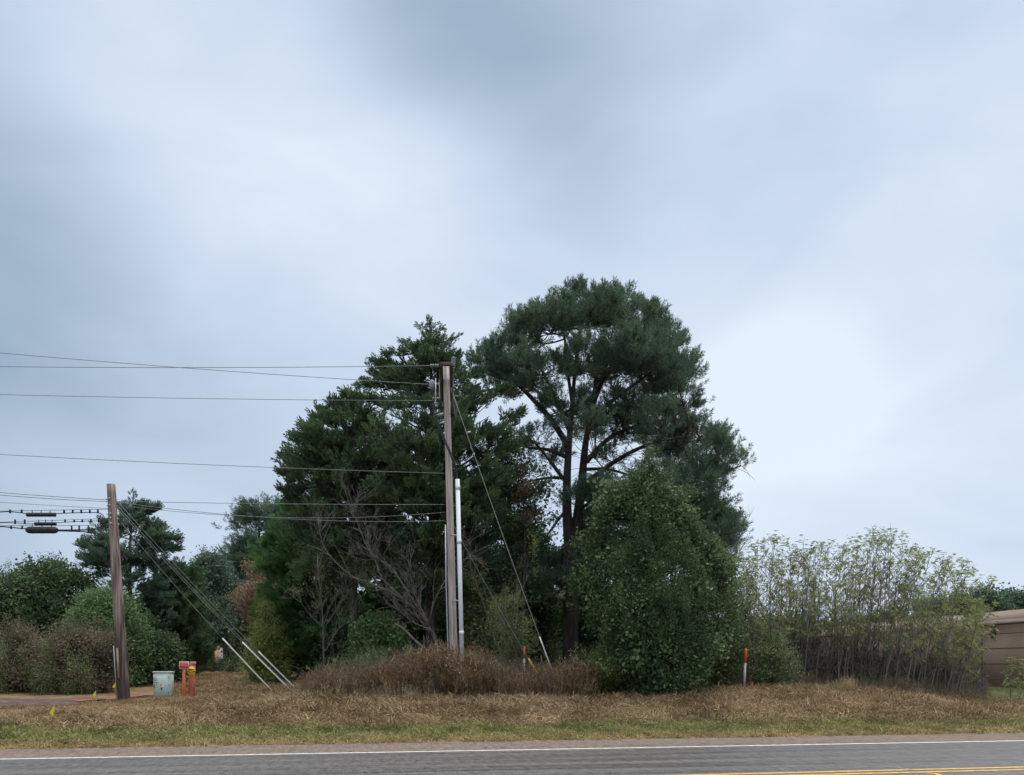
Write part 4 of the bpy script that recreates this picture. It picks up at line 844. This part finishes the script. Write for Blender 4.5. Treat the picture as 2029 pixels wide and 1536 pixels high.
for fz in (.93, .90, .86, .84, .815):
    mb = MB(); c = base + dirp * fz + np.array([0, 0, 0]); mb.tube([c + [-.17, -.02, 0], c + [.17, .01, 0]], .014, 6); mb.tube([c + [0, -.145, 0], c + [0, -.17, 0]], .03, 8); mb.build('bolt', M['metal'], root)

DM = 25.3; base2 = G(898, DM); base2[0] = (901 - CX) / F * DM; base2[2] = float(gz(base2[0], DM)); top2 = P(884, 727, DM)
root2 = empty('utility_pole', base2, 'taller grey wooden pole with crossarms in front of the cedars', 'utility pole')
mb = MB(); dirm = top2 - base2; mb.tube(base2 + dirm * t, np.linspace(.132, .098, 24), 20); mb.build('shaft', pm_mid, root2, True)
armdir = np.array([-.077, 1, 0]); armdir /= np.linalg.norm(armdir); armyaw = math.atan2(armdir[1], armdir[0])
ac = base2 + dirm * .955
for sx in (-.155, .155):
    m = MB(); m.bbox(ac + np.array([sx, 0, 0]) + armdir * .1, (1.55, .045, .06), armyaw, .008); m.build('crossarm', M['arm'], root2)
for sx in (-.215, .215):
    for sg in (-1, 1):
        m = MB(); m.tube([ac + np.array([sx, 0, 0]) + armdir * sg * .95, ac + np.array([sx * .75, 0, -1.0])], .022, 5); m.build('brace', M['arm'], root2)
m = MB(); m.bbox(ac + armdir * -1.42 + [0, 0, .02], (.05, .16, .05), armyaw, .006); m.build('spacer_block', M['arm'], root2)
def insul(c, ax, n=4, r=.06, h=.05, nm='insulator', mt='porc'):
    ax = np.asarray(ax, float) / np.linalg.norm(ax); pts = []; rs = []
    for k in range(n):
        for (a, rr) in ((0, .35), (.25, 1), (.6, .9), (1, .4)): pts.append(np.asarray(c) + ax * (k + a) * h); rs.append(r * rr)
    m = MB(); m.tube(pts, rs, 10); return m.build(nm, M[mt], root2)
eN, eM, eF = ac - armdir * 1.35, ac + armdir * .25, ac + armdir * 1.6
for e in (eN, eM, eF): insul(e + [-.22, 0, 0], (-1, 0, 0), 4, .055, .07)
insul(ac + [.30, -1.2, .02], (.05, 0, 1), 5, .075, .06); 
insul(ac + [.33, .2, -.02], (0, 0, 1), 3, .05, .05); insul(ac + [.35, 1.2, -.04], (0, 0, 1), 3, .05, .05)
for dy, dz in ((-1.2, 0), (.2, -.02), (1.2, -.05)):
    m = MB(); m.tube([ac + [.16, dy, dz], ac + [.36, dy, dz]], .014, 6); m.build('bracket', M['metal'], root2)
# fuse cutout, arrester tubes and fittings on the left side
m = MB(); cc = P(856, 772, DM); m.tube([cc + [0, 0, .0], cc + [0, 0, .10], cc + [0, 0, .26], cc + [0, 0, .30]], [.06, .085, .085, .05], 10); m.build('arrester', M['porc'], root2)
m = MB(); m.tube([P(863, 750, DM), P(863, 798, DM), P(868, 806, DM)], .018, 6); m.build('fuse_tube', M['metal'], root2)
m = MB(); m.tube([P(871, 752, DM), P(871, 785, DM), P(878, 806, DM)], .018, 6); m.build('fuse_tube', M['metal'], root2)
for (px, py) in ((868, 823), (873, 839)):
    c = P(px, py, DM); m = MB(); m.tube([c + [-.04, 0, 0], c + [.18, 0, .04]], [.03, .07], 8); m.build('bracket', M['metal'], root2)
m = MB(); m.tube([P(893, 768, DM - .2), P(905, 812, DM - .3), P(905, 838, DM - .3), P(898, 800, DM - .2)], .02, 6); m.build('jumper_cable', M['arm'], root2)
m = MB(); m.tube([P(863, 722, DM), P(855, 728, DM), P(865, 745, DM), P(851, 754, DM)], .008, 5); m.build('jumper_cable', M['wire'], root2)
def curve(pts, rad, k=8, n=8):
    q = np.array(pts, float); tt0 = np.arange(len(q)); tt = np.linspace(0, len(q) - 1, (len(q) - 1) * n + 1); Q = np.stack([np.interp(tt, tt0, q[:, j]) for j in range(3)], 1)
    for _ in range(n): Q[1:-1] = (Q[:-2] + Q[1:-1] * 2 + Q[2:]) / 4
    m = MB(); m.tube(Q, rad, k); return m
for ox in (0, 3): curve([P(858 + ox, 800, DM - .1), P(862 + ox, 830, DM - .2), P(872 + ox, 858, DM - .25), P(890 + ox, 895, DM - .3), P(901 + ox, 925, DM - .3), P(906 + ox * .3, 955, DM - .3)], .02, 6).build('riser_cable', M['rubber'], root2)
curve([P(866, 850, DM), P(870, 870, DM), P(872, 900, DM)], .012, 5).build('riser_cable', M['rubber'], root2)
cb = G(917, DM - .3); cb[0] = (917.5 - CX) / F * (DM - .3)
m = MB(); m.tube([cb, P(906.5, 950, DM - .3)], [.068, .068], 14); cond = m.build('white_conduit', M['pvc'], root2, True)
for fy in (962, 1069, 1250):
    fx = 906.5 + (fy - 950) / (1370 - 950) * 11; m = MB(); m.tube([P(fx, fy, DM - .3), P(fx + .3, fy + 9, DM - .3)], .075, 14); m.build('coupling', M['pvc'], root2, True)
for fy in (1060, 1190):
    fx = 906.5 + (fy - 950) / 420 * 11; m = MB(); c = P(fx, fy, DM - .25); m.box(c + [-.12, .05, 0], (.16, .02, .02)); m.build('bracket', M['metal'], root2)
m = MB(); m.tube([P(882.5, 1040, DM - .15), P(884, 1160, DM - .15), P(888, 1292, DM - .15), P(889, 1345, DM - .15)], .022, 8); m.build('thin_conduit', M['metal'], root2)

# overhead wires (each runs along the road past the left of the frame)
def wire(name, label, p0, p1, sag, r, m='wire', group='overhead wires left of the taller pole', n=40, ext=None):
    p0, p1 = np.array(p0, float), np.array(p1, float); u = np.linspace(0, 1, n)[:, None]; q = p0 + (p1 - p0) * u; q[:, 2] -= (sag * 4 * u * (1 - u))[:, 0]
    mb = MB(); mb.tube(q, r, 6); return tag(mb.build(name, M[m]), label, 'wire', group)
def leftP(py0, yc):                   # point on a line along the road through (xc, yc) that shows at px=0, extended to px=-500
    return None
def line(label, A, y0, sag=.05, r=.0085, m='wire'):
    """A: attachment point; y0: photo row where the wire leaves the left frame edge."""
    k = (A[1] - ROAD * A[0]); Yl = k / (1 + ROAD * CX / F); Bp = P(0, y0, Yl); ext = A + (Bp - A) * 1.6
    return wire('overhead_wire', label, A, ext, sag, r, m)
line('topmost slanting wire crossing above the shorter pole', eM + [-.5, 0, 0], 692, .12)
line('nearly level wire meeting the top of the taller pole', eN + [-.5, 0, 0], 720, .10)
line('third wire down, meeting the taller pole below its crossarms', P(866, 794, 26.9), 776, .10)
line('lone lower wire midway up the taller pole', P(882, 938, DM), 893, .12)
ap = base + dirp * .925
line('upper wire at the shorter pole top, running left', ap + [-.1, 0, .02], 974, .03, .009)
line('second wire below the shorter pole top, running left', ap + [-.1, 0, -.03], 978, .05, .009)
line('thin third wire on the shorter pole, running left', base + dirp * .888 + [-.12, 0, 0], 994, .02, .007)
wire('overhead_wire', 'upper wire between the shorter and taller poles', ap + [.1, 0, -.02], P(882, 1000, DM), .03, .0085)
wire('overhead_wire', 'sagging wire between poles meeting beside the metal conduit', ap + [.1, 0, -.04], P(882, 1032, DM), .22, .0085)
wire('overhead_wire', 'thin middle wire between the two poles', base + dirp * .905 + [.1, 0, 0], P(883, 1015, DM), .28, .007)
# communication strands with hung cables and splice closures
def strand(label, A, y0, r=.007): return line(label, A, y0, 0.0, r, 'rubber')
kY = lambda px: (DL + ROAD * 0 - ROAD * base[0]) / (1 - ROAD * (px - CX) / F)      # depth of the strand plane at a column
Q = lambda px, py: P(px, py, kY(px))
def cable(label, pts, r=.013, cat='cable'):
    mb = curve([Q(*p) for p in pts], r, 7); return tag(mb.build('hung_cable', M['rubber']), label, cat, 'cables hung left of the shorter pole')
strand('upper thin strand carrying the first splice closure', Q(214, 1009), 1013)
strand('middle thin strand carrying the smallest splice closure', Q(216, 1027.5), 1035)
strand('lower thin strand carrying the largest splice closure', Q(218, 1041), 1042)
cable('upper black cable looping down beside the shorter pole', [(-120, 1018), (0, 1015), (20, 1013.5), (52, 1018), (111, 1018), (150, 1016), (195, 1015), (206, 1022), (208, 1033), (203, 1043), (188, 1048), (160, 1050), (112, 1050)])
cable('middle black cable leading to the smallest splice closure', [(-120, 1037), (0, 1036), (30, 1036), (50, 1038), (68, 1038), (112, 1036), (160, 1033), (198, 1032), (206, 1037), (202, 1047), (188, 1050.5), (160, 1051.5), (112, 1051.5)], .010)
cable('lower thick cable running down the shorter pole', [(-120, 1040), (0, 1043), (30, 1046), (52, 1048), (112, 1052), (150, 1053), (190, 1055), (205, 1061), (214, 1075), (219, 1100), (222, 1160), (228, 1230), (233, 1290), (236, 1345)], .017)
def closure(label, x0, x1, y, h, big=False):
    a, b = Q(x0, y), Q(x1, y); r = h / 2 / F * a[1]; u = b - a; mb = MB()
    ts = [0, .015, .07, .12, .5, .88, .93, .985, 1] if big else [0, .01, .03, .08, .5, .92, .97, .99, 1]
    rs = [.35, .62, .92, 1, 1, 1, .92, .6, .35] if big else [.45, .9, 1, .96, .96, .96, 1, .9, .45]
    root = empty('splice_closure', (a + b) / 2, label, 'splice closure', 'splice closures on the hung cables')
    mb.tube([a + u * q for q in ts], np.array(rs) * r, 14); mb.build('body', M['rubber'], root, True)
    for q in (.2, .5, .8):
        m = MB(); m.tube([a + u * (q - .006), a + u * (q + .006)], r * 1.05, 14); m.build('clamp_band', M['rubber'], root)
        m = MB(); c = a + u * q; m.box(c + [0, 0, r + .02], (.008, .008, .05)); m.build('hanger', M['rubber'], root)
closure('upper flat-ended black splice closure', 52, 111, 1020, 8.5)
closure('smallest black splice closure, on the middle cable', 68, 112, 1038, 6.5)
closure('largest rounded black splice closure, on the lower cable', 51, 115, 1050.5, 13.5, True)
for row, (ys, yb, xs, th) in enumerate([(1010.5, 1016.5, [20, 43, 127, 144, 161, 178, 194], .022), (1030, 1034.5, [30, 49, 129, 147, 163, 180, 195], .02), (1042, 1053, [22, 44, 142, 157, 175], .018)]):
    for k, x_ in enumerate(xs):
        m = MB(); lo_ = 1048 if (row == 2 and x_ < 60) else (1038 if (row == 1 and x_ < 60) else yb); a = Q(x_, ys); b = Q(x_, lo_); m.bbox((a + b) / 2, (th, .02, abs(a[2] - b[2]) / 2 + .01), 0, .004)
        tag(m.build('cable_spacer', M['rubber']), ['small black spacer on the upper hung cable', 'small black spacer on the middle hung cable', 'tall black spacer on the lower hung cable'][row], 'spacer', ['spacers on the upper hung cable', 'spacers on the middle hung cable', 'spacers on the lower hung cable'][row])

# guy wires
M['guyw'] = mat('pale_guy_strand', (.24, .27, .25), (.34, .37, .35), scale=9, rough=.5)
M['guard'] = mat('white_guy_guard', (.68, .69, .64), (.78, .79, .74), scale=6, rough=.5)
M['yguard'] = mat('yellow_guy_guard', (.62, .36, .03), (.72, .48, .06), scale=6, rough=.5)
def guy(label, topp, botpx, botD, gpx, gm, r=.005, group=None, gr=.023):
    b = G(botpx, botD); 
    root = empty('guy_wire', b, label, 'guy wire', group); topp = np.array(topp, float)
    u = np.linspace(0, 1, 12)[:, None]; q = topp + (b - topp) * u; q[:, 2] -= (.10 * 4 * u * (1 - u))[:, 0]
    m = MB(); m.tube(q, r, 6); m.build('cable', M['guyw'], root)
    if gm:
        # fraction along the guy where the guard starts, from its photo column
        cols = CX + F * q[:, 0] / q[:, 1]; f0 = np.interp(gpx, cols, u[:, 0]); uu = np.linspace(f0, 1, 8)[:, None]
        g = topp + (b - topp) * uu; g[:, 2] -= (.10 * 4 * uu * (1 - uu))[:, 0]; m = MB(); m.tube(g, gr, 10); m.build('guard', gm, root, True)
    return root
guy('leftmost white-guarded guy wire of the shorter pole', Q(240, 1036), 543, 26.2, 441, M['guard'])
guy('middle white-guarded guy wire of the shorter pole', Q(234, 1010), 580, 26.4, 480, M['guard'])
guy('unguarded guy wire close above the middle guarded one', Q(234, 1004), 583, 26.6, 0, None)
guy('rightmost white-guarded guy wire of the shorter pole', Q(233, 994), 590, 27.2, 512, M['guard'])
m = MB(); c = G(587, 26.5); m.tube([c + [-.05, 0, -.05], c + [-.03, 0, .10], c + [0, 0, .16]], [.14, .13, .03], 9); m.tube([c + [.02, -.12, .02], c + [.16, -.1, .05]], .05, 7)
tag(m.build('guy_anchor', M['darktwig']), 'dark lumpy anchor where the white-guarded guys meet the ground', 'anchor')
guy('long pale guy wire descending right of the taller pole', P(893, 768, DM), 1112, 26.4, 1069, M['guard'], .010, gr=.025)
guy('yellow-guarded guy wire half hidden in vines', P(898, 1040, DM), 1092, 26.0, 1047, M['yguard'], .005, gr=.028)
m = MB(); c = P(928, 858, 25.5); m.tube([c + [-.07, 0, 0], c + [.07, 0, .03]], .035, 8); tag(m.build('guy_insulator', M['metal']), 'small grey fitting on the long pale guy wire', 'insulator')

# ------------------------------------------------------------------ cabinet, marker posts, flags, stakes, litter
DC = 24.0; c = G(320, DC); wdt = 36 / F * DC / 2; hgt = (EYE + (HY - 1330.5) / F * DC) - c[2]
root = empty('utility_cabinet', c, 'pale green metal cabinet standing in dry grass', 'utility cabinet')
CG = mat('pale_green_paint', (.41, .50, .45), (.48, .575, .52), scale=3, rough=.55, bump=.05, bscale=40)
CD = mat('dull_green_paint', (.33, .41, .37), (.38, .46, .42), scale=3, rough=.6)
m = MB(); m.bbox(c + [0, .15, hgt / 2 - .02], (wdt - .012, .13, hgt / 2 - .01), .08, .012); m.build('body', CG, root)
m = MB(); m.bbox(c + [0, .15, hgt - .025], (wdt + .006, .155, .028), .08, .01); m.build('lid', CD, root)
m = MB(); m.bbox(c + [-.02, .012, hgt / 2 - .05], (wdt - .055, .012, hgt / 2 - .075), .08, .006); door = m.build('door', CG, root)
for zz in (.18, hgt * .5, hgt - .16):
    m = MB(); m.bbox(c + [wdt - .045, .01, zz], (.012, .014, .035), .08, .003); m.build('hinge', CD, root)
def sticker(x, z, w, h, colr, nm='sticker', dy=-.009):
    m = MB(); m.bbox(c + [x, dy + .08 * x, z], (w, .0025, h), .08, .001); m.build(nm, mat('sticker_' + nm, colr, rough=.5), root)
sticker(-.185, hgt - .20, .05, .075, (.52, .56, .60)); sticker(-.185, hgt - .20, .012, .045, (.36, .42, .43), dy=-.014)
sticker(-.215, hgt - .34, .018, .018, (.10, .12, .12), 'stencil_mark'); sticker(-.145, hgt - .34, .018, .02, (.12, .14, .14), 'stencil_mark'); sticker(-.145, hgt - .41, .012, .012, (.12, .14, .14), 'stencil_mark')
sticker(-.212, hgt - .45, .014, .06, (.06, .07, .07), 'stencil_mark')
sticker(.015, hgt - .40, .045, .022, (.72, .56, .30), 'warning_sticker'); sticker(.035, hgt - .46, .03, .035, (.70, .66, .50), 'warning_sticker'); sticker(-.005, hgt - .41, .018, .016, (.35, .14, .08), 'warning_sticker', -.014)
sticker(-.002, hgt - .53, .018, .035, (.07, .08, .08), 'stencil_mark')
OR = mat('orange_red_paint', (.62, .11, .045), (.70, .18, .08), scale=7, rough=.6)
OR2 = mat('faded_orange_paint', (.50, .125, .075), (.64, .20, .12), scale=5, stretch=(1, 1, .5), rough=.7)
WH = mat('sign_white', (.55, .52, .50), rough=.5)
# narrow post with a rectangular sign
c = G(363, 24.1); px1 = P(366, 1325, 24.1); root = empty('marker_post', c, 'slim red marker post with small rectangular faded red sign', 'marker post')
m = MB(); m.bbox(np.array([(c[0] + px1[0]) / 2, c[1], (c[2] + px1[2]) / 2]), (.042, .02, (px1[2] - c[2]) / 2 + .03), 0, .006); m.build('post', OR, root)
sc_ = P(365, 1318.5, 24.06); m = MB(); m.bbox(sc_, (.150, .008, .115), 0, .004); pl = m.build('sign_plate', WH, root)
m = MB(); m.bbox(sc_ + [0, -.011, .0], (.132, .0025, .096), 0, .001); m.build('sign_face', mat('sign_red', (.56, .055, .03), (.60, .10, .06), c3=(.62, .42, .38), scale=22, rough=.5, lo=.35, hi=.75), pl)
m = MB(); m.tube([P(366, 1329, 24.04), P(366, 1329, 24.01)], .016, 8); m.build('bolt', WH, root)
# thick post with yellow disc
c = G(379, 24.3); root = empty('marker_post', c, 'thick red-orange post with round yellow disc sign', 'marker post')
tp3 = P(382, 1312, 24.3); m = MB(); m.tube([c - [0, 0, .05], c + (tp3 - c) * .5, tp3 - [0, 0, .02], tp3], [.092, .088, .082, .07], 16); m.build('post', OR2, root, True)
m = MB(); cr_ = P(382.5, 1311, 24.3); m.tube([cr_ - [0, 0, .10], cr_], [.086, .086], 16); m.build('cap', mat('grey_red_cap', (.42, .2, .19), (.5, .28, .26), scale=6), root)
dc = P(379, 1329.5, 24.17); m = MB(); m.tube([dc, dc - [0, .008, 0]], [.135, .135], 28); disc = m.build('sign_disc', mat('sign_yellow', (.74, .44, .03), (.80, .52, .06), scale=8, rough=.5), root)
YB = mat('sign_dark', (.09, .045, .03), rough=.5)
for (dx, dz, w, h) in ((0, .045, .105, .014), (-.095, -.02, .028, .014), (.100, -.015, .028, .018), (0, -.048, .07, .006), (0, .012, .07, .006)):
    m = MB(); m.box(dc + [dx, -.0115, dz], (w, .002, h)); m.build('dark_bar', YB, disc)
FY = mat('yellow_flag', (.78, .66, .02), rough=.6, transl=.3); FO = mat('orange_flag', (.80, .12, .04), rough=.6, transl=.3)
def flag(px, py, D, w, h, m_, label, cat='marking flag', tri=True):
    g = G(px, D); ct = P(px, py, D); root = empty('marking_flag', g, label, cat, None)
    m = MB(); m.tube([g - [0, 0, .03], [g[0], g[1], ct[2] + h]], .0035, 5); m.build('wire_stem', M['wire'], root)
    m = MB(); a = np.array([g[0], g[1], ct[2] + h]); n = 5; V = []
    for i_ in range(n + 1):
        u_ = i_ / n; V += [a + [w * u_ * -1, .015 * math.sin(u_ * 6), -h * 1.5 * u_], a + [-w * u_ * .35 + .01, .012 * math.sin(u_ * 5), -h * 1.9 * (.15 + .85 * u_)]]
    V = np.array(V); k = np.arange(n) * 2; m.add(V, np.stack([k, k + 2, k + 3, k + 1], 1)); m.build('flag_cloth', m_, root)
def flag_at(px, py, D, s, mt, label): flag(px, py, D, s, s * 1.15, mt, label)
flag_at(108, 1408, 18.5, .12, FY, 'yellow marking flag nearest the road on the left bank')
flag_at(190, 1375, 23.3, .10, FY, 'yellow marking flag by the red painted drive end')
flag_at(229, 1358, 24.4, .10, FY, 'yellow marking flag touching the shorter pole')
flag_at(1500, 1367, 25.5, .10, FO, 'orange-red marking flag below the orange-tipped stake')
flag_at(1492, 1355, 25.8, .06, FO, 'tiny orange flag at the orange-tipped stake foot')
def stake(px0, px1, ytop, yor, D, label, r=.05, r2=.042):
    g = G(px0, D); tp_ = P(px1, ytop, D); md = P(px1 - (px1 - px0) * .4, yor, D); root = empty('marker_stake', g, label, 'marker stake')
    m = MB(); m.tube([g - [0, 0, .05], md], r2, 10); m.build('stake_body', mat('stake_grey', (.36, .36, .31), (.48, .47, .42), scale=5), root, True)
    m = MB(); m.tube([md, md + (tp_ - md) * .97, tp_], [r, r, r * .6], 12); m.build('stake_top', mat('stake_orange', (.55, .10, .035), (.62, .14, .06), scale=6), root, True)
    m = MB(); m.tube([tp_ - [0, 0, .005], tp_ + [0, 0, .02]], [r * .62, r * .3], 10); m.build('stake_cap', WH, root)
stake(1474, 1478, 1286, 1313, 26.3, 'grey stake with bright orange top on the right bank')
stake(1038, 1039, 1282, 1305, 26.9, 'rust-topped stake half hidden in the central brush', .038, .034)
m = MB(); g = G(485, 37); m.bbox(g + [0, 0, .16], (.07, .05, .18), .2, .01); m.bbox(g + [.12, 0, .12], (.03, .03, .13), 0, .006); tag(m.build('marker_block', OR2), 'small red marker at the far side of the clearing', 'marker')
# parked vehicle far across the clearing
def car():
    D = 62; c = G(364, D); root = empty('parked_car', c, 'dark grey parked car far behind the red sign', 'car')
    body = mat('grey_car_paint', (.09, .085, .095), (.12, .115, .125), scale=2, rough=.35, spec=.5); gl = mat('car_glass', (.05, .055, .06), rough=.15, spec=.6); tyre = mat('tyre_rubber', (.02, .02, .02), rough=.8)
    m = MB(); m.bbox(c + [0, .9, .62], (.95, 2.2, .34), 0, .12); m.build('body', body, root)
    m = MB(); m.box(c + [0, 1.1, 1.2], (.82, 1.2, .30), 0, .82); m.build('cabin', body, root)
    m = MB(); m.box(c + [0, -.11, 1.2], (.62, .02, .2)); m.build('windscreen', gl, root)
    for sx in (-1, 1):
        m = MB(); m.tube([c + [sx * .78, -.5, .33], c + [sx * .96, -.5, .33]], .32, 16); m.build('wheel', tyre, root)
        m = MB(); m.bbox(c + [sx * .68, -1.32, .7], (.16, .03, .08), 0, .01); m.build('headlight', WH, root)
car()
# roadside litter
LW = mat('litter_white', (.62, .62, .58), (.50, .50, .46), scale=9, rough=.6)
def crumple(c, s, n=16, sq=.6):
    m = MB(); a = rng.normal(size=(n, 3)); a /= np.linalg.norm(a, axis=1)[:, None]; V = c + a * s * rng.uniform(.6, 1, (n, 1)) * [1, .7, sq]; f = []
    for i_ in range(n):
        for j_ in range(2): f.append([i_, (i_ * 5 + 3 + j_) % n, (i_ * 3 + 7 + j_ * 2) % n])
    f = [t_ for t_ in f if len(set(t_)) == 3]; m.add(V, f); return m
g = RP(778, 1444, .18); g = G(778, 19.0, .07); tag(crumple(g, .07).build('litter_cup', LW), 'crumpled white litter in the green grass strip', 'litter')
g = G(522, 20.6, .06); m = MB(); m.bbox(g, (.09, .03, .009), -.5, .004); tag(m.build('litter_scrap', LW), 'thin white scrap on the dry bank left of centre', 'litter')
g = RP(710, 1469.5, .012); m = MB(); m.bbox(g + [0, 0, .012], (.13, .035, .012), .1, .005); m.bbox(g + [-.03, .03, .02], (.08, .02, .01), .4, .004); tag(m.build('rubber_scrap', M['rubber']), 'black rubber scrap lying on the shoulder', 'debris')
g = G(295, 17.15, .03); m = MB(); m.tube([g + [-.45, -.05, 0], g + [-.1, 0, .02], g + [.2, .03, .015], g + [.5, .02, .03]], [.012, .02, .018, .008], 6); m.tube([g + [-.1, 0, .02], g + [.05, .1, .06]], .008, 5)
tag(m.build('fallen_stick', M['twig']), 'pale fallen stick lying along the left pavement edge', 'stick')
print('done', time.time() - T0, 'verts', sum(len(o.data.vertices) for o in scene.objects if o.type == 'MESH'))
for o in scene.objects:
    if '_loc' in o: del o['_loc']
